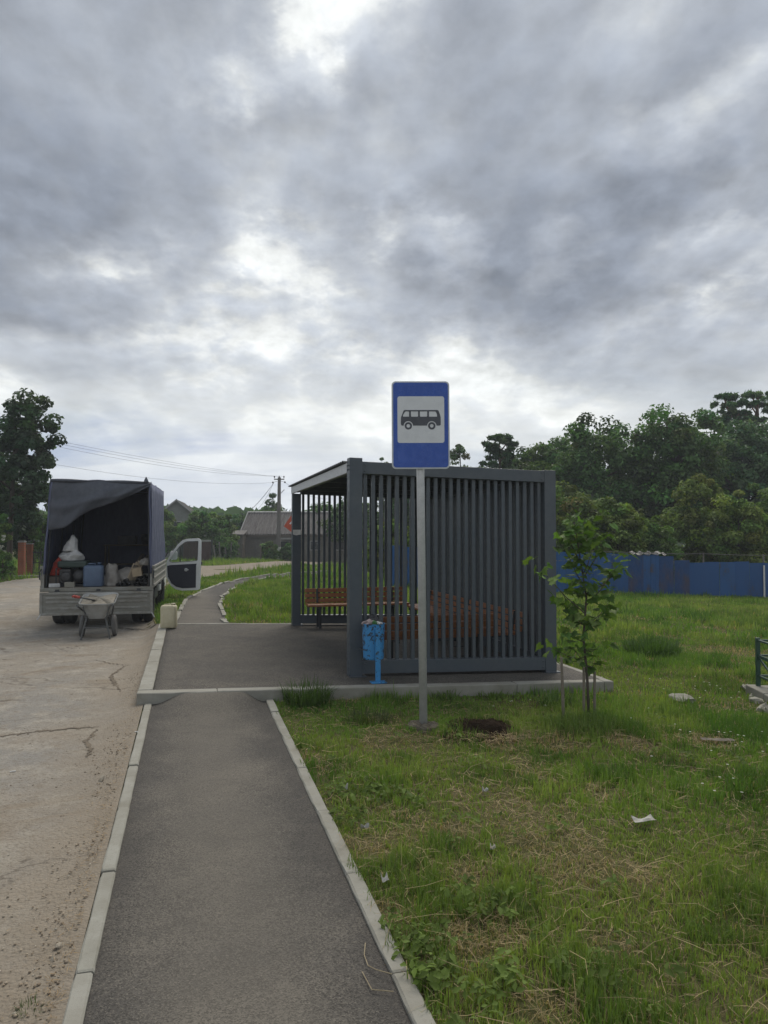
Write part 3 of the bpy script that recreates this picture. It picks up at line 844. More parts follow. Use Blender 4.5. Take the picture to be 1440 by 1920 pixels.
# ------------------------------------------------------------------ orange diamond sign beyond the shelter
M['sign_orange'] = paint('faded_orange_film', (0.46, 0.085, 0.045), (0.36, 0.07, 0.04), 0.4, 5, 0.4)
od = 24.0
ox, oz = px_at(549.5, od), land1(px_at(549.5, od), od)
sg = thing('diamond_sign', 'orange red diamond road sign seen behind the far shelter post', 'road sign', (ox, od, oz))
obj('pole', MB().tube([(0, 0, -0.2), (0, 0, z_at(965, od) - oz)], 0.03, 12), M['galvanised'], sg, smooth=True)
zc, s_ = z_at(984, od) - oz, 0.30
pl = obj('sign_panel', MB().prism([(-s_ * 0.95, 0), (0, -s_), (s_ * 0.95, 0), (0, s_)], -0.050, -0.036), M['sign_orange'], sg, (-0.01, 0, zc), (0, R(-9), 0))
obj('white_mark', MB().prism([(-0.10, 0.05), (-0.06, 0.02), (0.02, 0.10), (0.03, -0.02), (0.07, -0.02), (0.05, 0.17)], -0.053, -0.0502), M['sign_white'], pl)

# ------------------------------------------------------------------ truck
M['tarp'] = paint('blue_tarpaulin', (0.075, 0.088, 0.160), (0.110, 0.122, 0.190), 0.5, 2.5, 0.55, 0, 0.15, 'Object', (1, 1, 0.35), 0.01)
M['tarp_flap'] = paint('faded_grey_tarpaulin', (0.052, 0.060, 0.080), (0.078, 0.087, 0.108), 0.5, 2.2, 0.6, 0, 0.15, 'Object', None, 0.01)
M['bed_steel'] = paint('dirty_bed_steel', (0.250, 0.255, 0.235), (0.145, 0.130, 0.100), 0.6, 4, 0.7, 0.0, 0.12, 'Object', (1, 1, 3), 0.006)
M['bed_rib'] = paint('worn_bed_rib', (0.30, 0.305, 0.285), (0.16, 0.14, 0.11), 0.55, 7, 0.65, 0.0, 0.1, 'Object', None, 0.005)
M['floor_board'] = paint('dusty_floor_board', (0.21, 0.185, 0.145), (0.11, 0.095, 0.075), 0.5, 4, 0.9)
M['cab_white'] = paint('white_vehicle_paint', (0.72, 0.74, 0.75), (0.60, 0.61, 0.60), 0.3, 3, 0.3, 0, 0.02)
M['rubber'] = paint('dusty_rubber', (0.022, 0.022, 0.022), (0.050, 0.046, 0.040), 0.4, 8, 0.85, 0, 0.2)
M['rim'] = paint('dirty_rim', (0.16, 0.155, 0.145), (0.08, 0.07, 0.06), 0.5, 10, 0.6, 0.2, 0.1)
M['door_trim'] = paint('navy_door_trim', (0.014, 0.017, 0.032), (0.020, 0.023, 0.038), 0.3, 5, 0.6)
M['black_plastic'] = paint('black_plastic', (0.015, 0.016, 0.018), (0.028, 0.028, 0.029), 0.4, 8, 0.5)
k = NB('clear_glass'); k.b.inputs['Base Color'].default_value = (0.80, 0.86, 0.84, 1); k.set(0.03)
k.b.inputs['Transmission Weight'].default_value = 1.0; k.b.inputs['IOR'].default_value = 1.1; M['glass'] = k.m

TU, TV = -1.69, 15.34
THT = R(12.6)                              # the truck stands a little askew to the kerb
TX, TY = uv(TU, TV)
TZ = float(land(*uv(-1.73, 16.3), False)) + 0.012
truck = thing('flatbed_truck', 'white drop side truck with blue tarpaulin cover and hanging tailgate', 'truck', (TX, TY, TZ), THT)
def tp(x, y, z): return (TX + x * math.cos(THT) - y * math.sin(THT), TY + x * math.sin(THT) + y * math.cos(THT), TZ + z)
BL, FZ = 3.6, 0.79                        # bed length, floor height
for i in range(8):
    x0 = -1.0 + i * 0.25
    obj('floor_board', MB().box(x0 + 0.004, x0 + 0.246, 0.0, BL, FZ - 0.04, FZ), M['floor_board'], truck, bevel=0.003)
obj('floor_edge', MB().box(-1.03, 1.03, -0.035, 0.0, FZ - 0.075, FZ - 0.004), M['bed_steel'], truck, bevel=0.006)
tg = obj('tailgate', MB().box(-1.02, 1.02, -0.062, -0.042, 0.285, FZ - 0.085), M['bed_steel'], truck, bevel=0.004)
tgf = MB()
for x0, x1, z0, z1 in ((-1.025, 1.025, 0.27, 0.315), (-1.025, 1.025, FZ - 0.125, FZ - 0.08), (-1.025, -0.975, 0.315, FZ - 0.125), (0.975, 1.025, 0.315, FZ - 0.125), (-0.03, 0.03, 0.315, FZ - 0.125)):
    tgf.box(x0, x1, -0.078, -0.0625, z0, z1)
obj('tailgate_frame', tgf, M['bed_rib'], tg, bevel=0.004)
for x0, x1 in ((-0.92, -0.06), (0.06, 0.92)):
    for z in (0.40, 0.52, 0.60):
        obj('tailgate_rib', MB().box(x0, x1, -0.072, -0.0625, z - 0.02, z + 0.02), M['bed_rib'], tg, bevel=0.005)
for x in (-0.72, 0.02, 0.76):
    obj('hinge', MB().box(x - 0.035, x + 0.035, -0.055, -0.036, FZ - 0.09, FZ - 0.03).tube([(x - 0.05, -0.05, FZ - 0.075), (x + 0.05, -0.05, FZ - 0.075)], 0.012, 8), M['dark_steel'], truck)
for s in (-1, 1):
    sb = obj('side_board', MB().box(*sorted((s * 1.005, s * 1.03)), 0.03, BL, FZ - 0.03, FZ + 0.40), M['bed_steel'], truck, bevel=0.004)
    for z in (FZ + 0.02, FZ + 0.16, FZ + 0.30, FZ + 0.385):
        obj('side_rib', MB().box(*sorted((s * 1.0305, s * 1.045)), 0.05, BL - 0.02, z - 0.022, z + 0.022), M['bed_rib'], sb, bevel=0.006)
    for y in (0.0, BL / 2, BL - 0.05):
        obj('stake_post', MB().box(*sorted((s * 0.965, s * 1.004)), y, y + 0.05, FZ - 0.05, FZ + 0.42), M['bed_rib'], truck, bevel=0.004)
    obj('latch', MB().tube([(s * 1.0, -0.03, FZ + 0.36), (s * 1.035, -0.05, FZ + 0.30), (s * 1.03, -0.045, FZ + 0.16)], 0.013, 6), M['dark_steel'], truck)
    obj('latch', MB().tube([(s * 1.0, -0.07, 0.30), (s * 1.06, -0.09, 0.20)], 0.010, 6), M['galvanised'], truck)
# tarpaulin over a frame of hoops
TT = 2.86
xl = lambda z: -0.99 + 0.13 * max(0.0, (z - 1.1) / (TT - 1.1))
xr = lambda z: 0.995 - 0.03 * max(0.0, (z - 1.1) / (TT - 1.1))
def fold(a, b, s): return 0.016 * math.sin(9 * a + 2.2 * math.sin(5 * b + s)) * (0.3 + b) + 0.010 * math.sin(23 * a + s)
hem = lambda y: 1.02 + 0.03 * math.sin(3.1 * y) + 0.02 * math.sin(9 * y)
tr = MB()
tr.grid(36, 14, lambda a, b: (xr(hem(a * BL) + b * (TT - hem(a * BL))) + fold(a * 4, 1 - b, 0.4), 0.0 + a * BL, hem(a * BL) + b * (TT - 0.02 - hem(a * BL)) - 0.03 * b * math.sin(math.pi * ((a * 3) % 1))))
obj_r = obj('tarp_side', tr, M['tarp'], truck, smooth=True); solid(obj_r, 0.006)
tl = MB().grid(36, 14, lambda a, b: (xl(hem(a * BL) + b * (TT - hem(a * BL))) - fold(a * 4, 1 - b, 1.7), 0.0 + a * BL, hem(a * BL) + b * (TT - 0.02 - hem(a * BL))))
solid(obj('tarp_side', tl, M['tarp'], truck, smooth=True), 0.006)
tt = MB().grid(18, 30, lambda a, b: (xl(TT) + a * (xr(TT) - xl(TT)), b * BL, TT - 0.02 + 0.02 * math.sin(math.pi * a) - 0.03 * abs(math.sin(math.pi * b * 3)) * math.sin(math.pi * a) - 0.02 * a + 0.012 * math.sin(17 * a + 5 * b)))
solid(obj('tarp_roof', tt, M['tarp'], truck, smooth=True), 0.006)
tf = MB().grid(12, 10, lambda a, b: (-0.97 + a * 1.94, BL + 0.0 + 0.01 * math.sin(12 * a), 0.85 + b * (TT - 0.865)))
solid(obj('tarp_front', tf, M['tarp'], truck, smooth=True), 0.006)
hd = MB().add([(0.995, -0.004, 1.24), (0.998, -0.004, 1.06)], [])
# the rear flap, gathered up to the right
def flap(a, b):
    drop = 0.90 * (1 - a) ** 0.95 + 0.07 + 0.07 * math.exp(-((a - 0.16) / 0.10) ** 2) - 0.05 * math.exp(-((a - 0.42) / 0.15) ** 2)
    x = xl(TT) + a * (xr(TT) - xl(TT)) - 0.03 * b * (1 - a)
    sag = 0.07 * math.sin(math.pi * b) * math.sin(math.pi * a) + 0.05 * math.exp(-((b - 0.52 - 0.35 * a) / 0.10) ** 2) * (1 - a) + 0.028 * math.sin(7 * b * (1.2 - a) + 9 * a) * b + 0.02 * math.sin(17 * (a + 0.6 * b)) * b
    return (x, -0.012 - sag - 0.05 * b * a, TT - 0.012 - 0.02 * a - drop * b)
solid(obj('tarp_flap', MB().grid(44, 22, flap), M['tarp_flap'], truck, smooth=True), 0.007)
roll = MB().tube([(xl(TT) + a * 1.79, -0.02 - 0.02 * math.sin(9 * a), TT - 0.02 - 0.02 * a) for a in np.linspace(0, 1, 16)], [0.026 + 0.008 * math.sin(11 * a) for a in np.linspace(0, 1, 16)], 8)
obj('tarp_hem_roll', roll, M['tarp_flap'], truck, smooth=True)
obj('tarp_corner_knot', MB().lathe([(0.005, -0.05), (0.05, -0.03), (0.035, 0.02), (0.012, 0.07), (0.003, 0.085)], 8, (0.88, -0.03, TT - 0.01)), M['tarp_flap'], truck, smooth=True)
for s in (-1, 1):
    x = (xl, xr)[s > 0]
    hem_v = MB().tube([(x(z) - s * 0.02 + 0.008 * math.sin(7 * z), -0.008, z) for z in np.linspace(1.05, TT - 0.05, 12)], 0.020, 6)
    obj('tarp_edge', hem_v, M['tarp'], truck, smooth=True)
for y in (0.06, 1.2, 2.4, BL - 0.06):
    hp = MB()
    for s in (-1, 1):
        x = (xl, xr)[s > 0]
        hp.tube([(x(1.0) - s * 0.05, y, FZ), (x(TT) - s * 0.05, y, TT - 0.07)], 0.016, 6)
    hp.tube([(xl(TT) + 0.05, y, TT - 0.07), (xr(TT) - 0.05, y, TT - 0.09)], 0.016, 6)
    obj('cover_hoop', hp, M['dark_steel'], truck)
for x in (-0.4, 0.4):
    obj('chassis_rail', MB().box(x - 0.035, x + 0.035, 0.1, 5.6, 0.52, 0.66), M['dark_steel'], truck)
for y in (0.5, 1.4, 2.6):
    obj('cross_member', MB().box(-0.98, 0.98, y, y + 0.06, 0.665, 0.745), M['dark_steel'], truck)
def wheel(x, y, w=0.19, r=0.335):
    wobj = link('wheel', None, truck, (x, y, r))
    ty = MB().lathe([(r * 0.60, -w / 2 * .8), (r * 0.66, -w / 2), (r * 0.90, -w / 2), (r * 0.985, -w / 2 * .72), (r, -w * .2), (r * 0.985, -0.01), (r, w * .2), (r * 0.985, w / 2 * .72), (r * 0.90, w / 2), (r * 0.66, w / 2), (r * 0.60, w / 2 * .8)], 28, axis='x')
    obj('tyre', ty, M['rubber'], wobj, smooth=True)
    obj('rim', MB().lathe([(0.02, -w * .25), (r * .35, -w * .3), (r * .5, -w * .2), (r * .62, -w * .42), (r * .62, w * .42), (r * .5, w * .2), (r * .35, w * .3), (0.02, w * .25)], 20, axis='x'), M['rim'], wobj, smooth=True)
for x in (-0.86, -0.645, 0.645, 0.86): wheel(x, 0.98)
for x in (-0.84, 0.84): wheel(x, 4.35)
obj('axle', MB().tube([(-0.85, 0.98, 0.335), (0.85, 0.98, 0.335)], 0.05, 10).lathe([(0.06, -0.13), (0.14, -0.06), (0.14, 0.06), (0.06, 0.13)], 14, (0.0, 0.98, 0.335), 'y'), M['dark_steel'], truck)
for s in (-1, 1):
    obj('mud_flap', MB().box(s * 0.755 - 0.22, s * 0.755 + 0.22, 0.50, 0.512, 0.26, 0.66), M['black_plastic'], truck)
    obj('tail_lamp', MB().box(s * 0.82 - 0.13, s * 0.82 + 0.13, 0.02, 0.07, 0.60, 0.69), M['black_plastic'], truck, bevel=0.01)
# spare hoses and tank visible between the wheels on the kerb side
obj('fuel_tank', MB().box(0.55, 0.93, 1.75, 2.5, 0.38, 0.68), M['dark_steel'], truck, bevel=0.03)
for q in range(4):
    obj('hose', MB().tube([(0.99 - 0.02 * q, 3.05 + 0.12 * q, 0.80), (1.01, 3.0 + 0.13 * q, 0.62), (0.98, 3.08 + 0.1 * q, 0.42 + 0.03 * q), (0.9, 3.2 + 0.1 * q, 0.36)], 0.018, 6), M['black_plastic'], truck, smooth=True)
# cab
prof = [(3.72, 0.42), (3.95, 0.42), (4.0, 0.62), (4.15, 0.76), (4.38, 0.80), (4.60, 0.74), (4.74, 0.58), (4.78, 0.40), (5.75, 0.40), (5.82, 0.55), (5.80, 0.92), (5.25, 1.18), (4.72, 1.88), (4.55, 1.97), (3.80, 2.0), (3.72, 1.95)]
cab = obj('cab', MB().prism(prof, -0.90, 0.90, 'yz'), M['cab_white'], truck, bevel=0.03)
obj('windscreen', MB().add([(-0.8, 5.22, 1.235), (0.8, 5.22, 1.235), (0.72, 4.78, 1.815), (-0.72, 4.78, 1.815)], [(0, 1, 2, 3)]), M['black_plastic'], cab)
obj('door_opening', MB().prism([(3.9, 0.5), (4.0, 0.85), (4.75, 0.85), (4.82, 0.5), (5.0, 0.5), (5.0, 1.2), (4.65, 1.72), (3.9, 1.76)], 0.9005, 0.904, 'yz'), M['door_trim'], cab)
# open door: s runs outward from the hinge
DY0 = 4.78
door = link('door', None, truck, (0.97, DY0, 0), (0, 0, R(-1)))
o_ = [(0.0, 0.70), (0.03, 0.62), (0.12, 0.46), (0.24, 0.37), (0.40, 0.335), (0.80, 0.345), (0.845, 0.375), (0.855, 0.62), (0.87, 1.06), (0.875, 1.60), (0.855, 1.66), (0.80, 1.685), (0.50, 1.67), (0.40, 1.64), (0.28, 1.53), (0.10, 1.27), (0.0, 1.10)]
def ring_plate(outer, inner, y0, y1):
    n = len(outer); mb = MB(); vs = []
    for y in (y0, y1):
        vs += [(p[0], y, p[1]) for p in outer] + [(p[0], y, p[1]) for p in inner]
    fs = []
    for i in range(n):
        j = (i + 1) % n
        fs += [(i, j, n + j, n + i), (2 * n + j, 2 * n + i, 3 * n + i, 3 * n + j), (i, 2 * n + i, 2 * n + j, j), (n + j, 3 * n + j, 3 * n + i, n + i)]
    return mb.add(vs, fs)
win = [(0.085, 1.13), (0.10, 1.09), (0.16, 1.075), (0.30, 1.08), (0.40, 1.085), (0.60, 1.10), (0.74, 1.115), (0.765, 1.13), (0.775, 1.30), (0.78, 1.50), (0.785, 1.585), (0.775, 1.605), (0.50, 1.595), (0.44, 1.575), (0.33, 1.47), (0.16, 1.25), (0.09, 1.15)]
obj('door_frame', ring_plate(o_, win, -0.035, 0.035), M['cab_white'], door, bevel=0.008)
obj('trim_panel', MB().prism([(0.02, 0.98), (0.04, 0.70), (0.13, 0.53), (0.25, 0.44), (0.40, 0.40), (0.74, 0.41), (0.745, 0.99), (0.76, 1.03), (0.10, 1.0)], -0.050, -0.0355), M['door_trim'], door, bevel=0.006)
obj('window_pane', MB().prism([(p[0], p[1]) for p in win], -0.004, 0.004), M['glass'], door)
obj('window_divider', MB().box(0.325, 0.352, -0.02, 0.02, 1.08, 1.46), M['black_plastic'], door)
obj('window_seal', ring_plate([(p[0] + (0.012 if p[0] > .4 else -0.012), p[1] + (0.012 if p[1] > 1.3 else -0.012)) for p in win], win, -0.040, -0.0352), M['black_plastic'], door)
obj('handle', MB().lathe([(0.004, -0.072), (0.035, -0.07), (0.045, -0.060), (0.045, -0.050)], 16, (0.49, 0, 0.875), 'y').box(0.49, 0.56, -0.085, -0.072, 0.865, 0.885), M['galvanised'], door)
obj('door_latch', MB().box(0.86, 0.90, -0.03, 0.03, 1.0, 1.08), M['black_plastic'], door, bevel=0.006)
obj('mirror', MB().prism(rrect(0.08, 0.26, 1.13, 1.36, 0.05), 0.08, 0.16).tube([(0.12, 0.03, 1.12), (0.14, 0.10, 1.16)], 0.015, 6), M['cab_white'], door, bevel=0.01)
for s in (-1,):
    obj('mirror_bracket', MB().tube([(0.93, 4.9, 1.2), (1.02, 4.75, 1.35)], 0.012, 6), M['black_plastic'], truck)

# ------------------------------------------------------------------ load on the truck bed
def cargo(name, mb, mat, label, cat, x, y, z, rz=0.0, rot=None, group=None, smooth=False, bevel=0.0):
    o = obj(name, mb, mat, None, tp(x, y, FZ + z + 0.001), rot or (0, 0, THT + rz), smooth, bevel)
    return tag(o, label, cat, group)
def sack_mesh(w, d, h, seed, neck=0.0, lean=0.0, n=32, m=20):
    rr = random.Random(seed); ph = [rr.random() * 6 for _ in range(6)]
    rings = []
    for j in range(m):
        t = j / (m - 1)
        prof_ = (math.sin(math.pi * min(1, 0.18 + 0.82 * t)) ** 0.5 if t > 0.5 else 0.86 + 0.14 * math.sin(math.pi * t)) if neck == 0 else (0.95 * (1 - t) ** 0.55 + neck * t)
        prof_ = max(prof_, 0.03)
        ring = []
        for k in range(n):
            a = 2 * math.pi * k / n
            q = 1 + 0.08 * math.sin(3 * a + ph[0] + 4 * t) + 0.05 * math.sin(7 * a + ph[1] - 6 * t) + 0.035 * math.sin(11 * a + ph[2] + 9 * t)
            ring.append((w / 2 * prof_ * q * math.cos(a) + lean * t, d / 2 * prof_ * q * math.sin(a), h * t + 0.02 * math.sin(2 * a + ph[3]) * t))
        rings.append(ring)
    from mathutils import noise as mn
    rings = [[tuple(Vector(p) + (mn.noise_vector(Vector(p) * 7 + Vector((seed, 0, 0))) * 0.035 + mn.noise_vector(Vector(p) * 17 + Vector((0, seed, 0))) * 0.014) * min(1, p[2] * 9)) for p in rg_] for rg_ in rings]
    return MB().rings(rings)
M['sack_white'] = paint('white_woven_sack', (0.54, 0.55, 0.56), (0.38, 0.38, 0.37), 0.5, 8, 0.7, 0, 0.3)
M['sack_grey'] = paint('dusty_sack', (0.30, 0.285, 0.265), (0.20, 0.185, 0.165), 0.5, 7, 0.8, 0, 0.4)
M['mach_green'] = paint('dark_green_paint', (0.022, 0.045, 0.038), (0.016, 0.028, 0.026), 0.5, 6, 0.5)
M['can_blue'] = paint('blue_grey_canister', (0.080, 0.125, 0.205), (0.055, 0.085, 0.15), 0.5, 4, 0.5)
M['red_cloth'] = paint('red_cloth', (0.42, 0.045, 0.025), (0.25, 0.03, 0.02), 0.5, 9, 0.8, 0, 0.4)
M['raw_wood'] = mk_wood('raw_wood', (0.40, 0.33, 0.235), (0.29, 0.23, 0.16), 0.8)
M['old_wood'] = mk_wood('old_grey_wood', (0.15, 0.125, 0.10), (0.10, 0.085, 0.07), 0.85)
M['card'] = paint('cardboard', (0.36, 0.29, 0.20), (0.27, 0.21, 0.14), 0.4, 6, 0.9)
M['rust_metal'] = paint('machine_grey', (0.060, 0.062, 0.066), (0.035, 0.032, 0.030), 0.5, 8, 0.6, 0.3)
# portable machine: green tank on a frame with an engine below
mc = thing('generator', 'portable generator with dark green tank on the truck bed', 'generator', tp(-0.51, 0.38, FZ), THT)
obj('tank', MB().box(-0.26, 0.28, -0.2, 0.25, 0.37, 0.50), M['mach_green'], mc, bevel=0.03)
obj('engine', MB().box(-0.22, -0.02, -0.18, 0.2, 0.08, 0.34).lathe([(0.03, -0.24), (0.085, -0.23), (0.10, -0.19), (0.10, -0.16)], 18, (-0.10, 0, 0.20), 'y'), M['rust_metal'], mc, bevel=0.01)
obj('alternator', MB().lathe([(0.02, -0.2), (0.115, -0.18), (0.12, 0.15), (0.02, 0.18)], 18, (0.14, 0, 0.20), 'y'), M['rust_metal'], mc, smooth=True)
fm = MB()
for x in (-0.27, 0.27):
    fm.tube([(x, -0.22, 0.02), (x, -0.22, 0.36), (x, 0.25, 0.36), (x, 0.25, 0.02)], 0.014, 6)
fm.tube([(-0.27, -0.22, 0.03), (0.27, -0.22, 0.03)], 0.014, 6).tube([(-0.27, 0.25, 0.03), (0.27, 0.25, 0.03)], 0.014, 6)
obj('frame', fm, M['dark_steel'], mc)
cargo('white_sack', sack_mesh(0.46, 0.34, 0.20, 3), M['sack_white'], 'white woven sack lying flat on top of the generator', 'sack', -0.54, 0.40, 0.505, smooth=True)
cargo('white_sack', sack_mesh(0.30, 0.22, 0.30, 5, 0.10, 0.03), M['sack_white'], 'white plastic sack with twisted neck atop the other white sack', 'sack', -0.56, 0.38, 0.69, smooth=True)
cargo('red_cloth', sack_mesh(0.20, 0.18, 0.36, 9, 0.25, 0.07), M['red_cloth'], 'crumpled red cloth bundle at the left wall of the truck', 'cloth', -0.83, 0.34, 0.22, smooth=True)
cargo('wooden_crate', MB().box(-0.09, 0.09, -0.12, 0.12, 0, 0.2), M['old_wood'], 'small old wooden crate under the red cloth', 'crate', -0.83, 0.34, 0.0, bevel=0.004)
cargo('concrete_block', MB().box(-0.09, 0.09, -0.05, 0.05, 0, 0.10), M['kerb'], 'small grey concrete block on the edge of the truck bed', 'block', -0.52, 0.09, 0.0, bevel=0.006)
cargo('brick_scrap', MB().box(-0.1, 0.1, -0.05, 0.05, 0, 0.075), M['sack_white'], 'pale plaster lump at the left corner of the truck bed', 'rubble', -0.80, 0.10, 0.0, 0.3, bevel=0.015)
def canister(w, d, h):
    mb = MB(); rr = []
    for t, s in ((0, 0.90), (0.03, 0.97), (0.08, 1.0), (0.45, 0.985), (0.85, 1.0), (0.94, 0.96), (0.985, 0.86), (1.0, 0.72)):
        ring = []
        for x, y in rrect(-w / 2 * s, w / 2 * s, -d / 2 * s, d / 2 * s, min(w, d) * 0.2, 4): ring.append((x, y, h * t))
        rr.append(ring)
    return mb.rings(rr)
def jerrycan(w, d, h, mat, label, loc, rz, top=True):
    c = thing('canister', label, 'canister', loc, rz)
    obj('body', canister(w, d, h), mat, c, smooth=True)
    if not top: h -= 0.02
    obj('neck', MB().lathe([(0.035, h - 0.01), (0.035, h + 0.03), (0.04, h + 0.03), (0.04, h + 0.05), (0.005, h + 0.052)], 14, (w * 0.27, 0, 0)), mat, c, smooth=True)
    obj('handle', MB().tube([(-w * 0.3, 0, h - 0.03), (-w * 0.26, 0, h + 0.028), (w * 0.06, 0, h + 0.030), (w * 0.10, 0, h - 0.02)], 0.014, 8), mat, c, smooth=True)
    return c
jerrycan(0.37, 0.30, 0.415, M['can_blue'], 'large blue grey plastic canister on the truck bed', tp(-0.105, 0.22, FZ + 0.001), THT + 0.05)
cargo('grey_sack', sack_mesh(0.34, 0.34, 0.42, 12, 0.32, -0.02), M['sack_grey'], 'dusty grey sack standing upright next to the blue canister', 'sack', 0.22, 0.40, 0.0, smooth=True)
cargo('grey_sack', sack_mesh(0.46, 0.40, 0.34, 15), M['sack_grey'], 'slumped dusty grey sack between upright sack and planks', 'sack', 0.47, 0.62, 0.0, smooth=True)
for i in range(5):
    mb = MB().box(-0.016, 0.016, -0.02, 0.02, 0.0, 0.37 + 0.03 * i)
    cargo('batten', mb, M['raw_wood'], ('leftmost and shortest pale batten leaning beside the grey sacks', 'second pale batten from the left of the leaning bundle', 'middle pale batten of the leaning bundle on the truck', 'fourth pale batten from the left of the leaning bundle', 'rightmost and longest pale batten leaning by the timber block')[i], 'timber batten', 0.49 + 0.032 * i, 0.42 + 0.02 * i, 0.09, rot=(R(-10), R(20 + i), THT), group='leaning timber battens on the truck bed', bevel=0.003)
for i in range(3):
    mb = MB().box(-0.035, 0.035, -0.6, 0.6, -0.025, 0.025)
    cargo('old_plank', mb, M['old_wood'], ('uppermost old dark plank sloping back over the load', 'middle old dark plank sloping back over the load', 'lowest old dark plank sloping back over the load')[i], 'plank', 0.66 + 0.05 * i, 0.95, 0.46 - 0.03 * i, rot=(R(11), R(12), THT - 0.1 * i), group='old planks laid over the load')
cargo('cut_timber', MB().box(-0.09, 0.09, -0.13, 0.13, -0.08, 0.08), M['card'], 'short sawn timber block resting on the black pipes', 'timber block', 0.70, 0.28, 0.275, rot=(R(4), R(-8), THT), bevel=0.005)
cargo('brown_board', MB().box(-0.012, 0.012, -0.5, 0.5, 0, 0.52), M['old_wood'], 'brown board standing along the right side of the truck bed', 'board', 0.92, 0.62, 0.0, rot=(0, R(5), THT), bevel=0.003)
cargo('grey_rag', sack_mesh(0.28, 0.3, 0.13, 21), M['sack_grey'], 'grey rag draped over the board at the right', 'rag', 0.86, 0.40, 0.40, smooth=True)
pipe_me = MB().rings([[(r * math.cos(2 * math.pi * k / 16), y, r * math.sin(2 * math.pi * k / 16)) for k in range(16)] for r, y in ((0.031, 0.02), (0.036, 0), (0.036, 1.6), (0.031, 1.6), (0.031, 0.02))], False).mesh('pipe', M['black_plastic'], True)
for i, (x, z) in enumerate(((0.36, 0.038), (0.445, 0.038), (0.53, 0.038), (0.49, 0.108), (0.68, 0.038), (0.765, 0.038), (0.85, 0.038), (0.725, 0.108), (0.81, 0.108))):
    o = link('pipe', pipe_me, None, tp(x, 0.03 + 0.05 * random.random(), FZ + z), (0, 0, THT + random.gauss(0, 0.008)))
    tag(o, 'black plastic pipe end, ' + ('first from left in the left heap', 'second from left on the floor of the left heap', 'rightmost on the floor of the left heap', 'on top of the left heap', 'leftmost on the floor of the right heap', 'middle one on the floor of the right heap', 'farthest right, on the truck floor', 'left one on top of the right heap', 'right one on top of the right heap')[i], 'pipe', 'black pipes on the truck bed')
# rack deep inside the cover
rk = thing('storage_rack', 'dark storage rack deep inside the covered truck bed', 'rack', tp(0.35, 2.7, FZ), THT)
for x in (-0.55, 0.55):
    for y in (-0.25, 0.25):
        obj('leg', MB().box(x - 0.02, x + 0.02, y - 0.02, y + 0.02, 0, 0.75), M['old_wood'], rk)
for z in (0.32, 0.75):
    obj('shelf', MB().box(-0.6, 0.6, -0.28, 0.28, z, z + 0.025), M['old_wood'], rk)
cargo('tool_box', MB().box(-0.2, 0.2, -0.14, 0.14, 0, 0.2), M['rust_metal'], 'dark tool box on top of the rack inside the truck', 'tool box', 0.25, 2.62, 0.776, bevel=0.01)
cargo('bucket', MB().lathe([(0.09, 0), (0.12, 0.24), (0.115, 0.24), (0.085, 0.01)], 18), M['rust_metal'], 'dark bucket on the rack beside the tool box', 'bucket', 0.65, 2.6, 0.776, smooth=True)

# ------------------------------------------------------------------ canister on the platform corner
M['can_cream'] = paint('cream_canister', (0.50, 0.46, 0.32), (0.40, 0.35, 0.22), 0.5, 5, 0.5, 0, 0.05)
cx, cy = px_at(318, 12.75), 12.75
jerrycan(0.26, 0.20, 0.385, M['can_cream'], 'cream plastic canister standing on the far platform kerb', (cx, cy, plat_z(-0.35) + 0.012), R(4), False)

# ------------------------------------------------------------------ wheelbarrow
M['barrow_zinc'] = paint('dull_zinc', (0.42, 0.43, 0.425), (0.29, 0.285, 0.27), 0.5, 6, 0.5, 0.25, 0.06)
M['mortar'] = paint('dry_mortar', (0.36, 0.33, 0.27), (0.24, 0.205, 0.16), 0.5, 14, 1.0, 0, 0.8, 'Object', None, 0.02)
M['barrow_tube'] = paint('barrow_tube', (0.10, 0.105, 0.105), (0.06, 0.06, 0.058), 0.5, 8, 0.5, 0.3)
M['dusty_wheel'] = paint('dusty_wheel', (0.11, 0.11, 0.108), (0.07, 0.065, 0.06), 0.5, 8, 0.8)
wx, wy = px_at(182, 12.95), 12.95
wz = road_z(wx, wy, 0.5) + 0.004
wb = thing('wheelbarrow', 'grey two wheeled wheelbarrow with mortar behind the truck', 'wheelbarrow', (wx, wy, wz), R(14))
def tray_ring(w, l, z, y0, r=0.09): return [(x, y, z + (0.13 * (y / 0.78) if z > 0.55 else 0)) for x, y in rrect(-w / 2, w / 2, y0, y0 + l, r, 4)]
tray = MB().rings([tray_ring(0.30, 0.42, 0.335, 0.14), tray_ring(0.40, 0.56, 0.46, 0.08), tray_ring(0.57, 0.76, 0.600, 0.0, 0.13), tray_ring(0.60, 0.80, 0.607, -0.018, 0.13), tray_ring(0.60, 0.80, 0.592, -0.018, 0.13)], False)
tray.f.append(tuple(reversed(range(20))))
solid(obj('tray', tray, M['barrow_zinc'], wb, smooth=False), 0.004)
mo = MB(); n_ = 20
mo.rings([[(0, 0.38, 0.68)] * n_] + [[(x * s, 0.38 + (y - 0.38) * s, 0.60 + 0.13 * (0.38 + (y - 0.38) * s) / 0.78 - 0.03 * s * s + 0.03 * math.sin(5 * x * 9 + y * 14)) for x, y in rrect(-0.272, 0.272, 0.015, 0.745, 0.12, 4)] for s in (0.3, 0.6, 0.85, 1.0)], False)
obj('mortar_heap', mo, M['mortar'], wb)
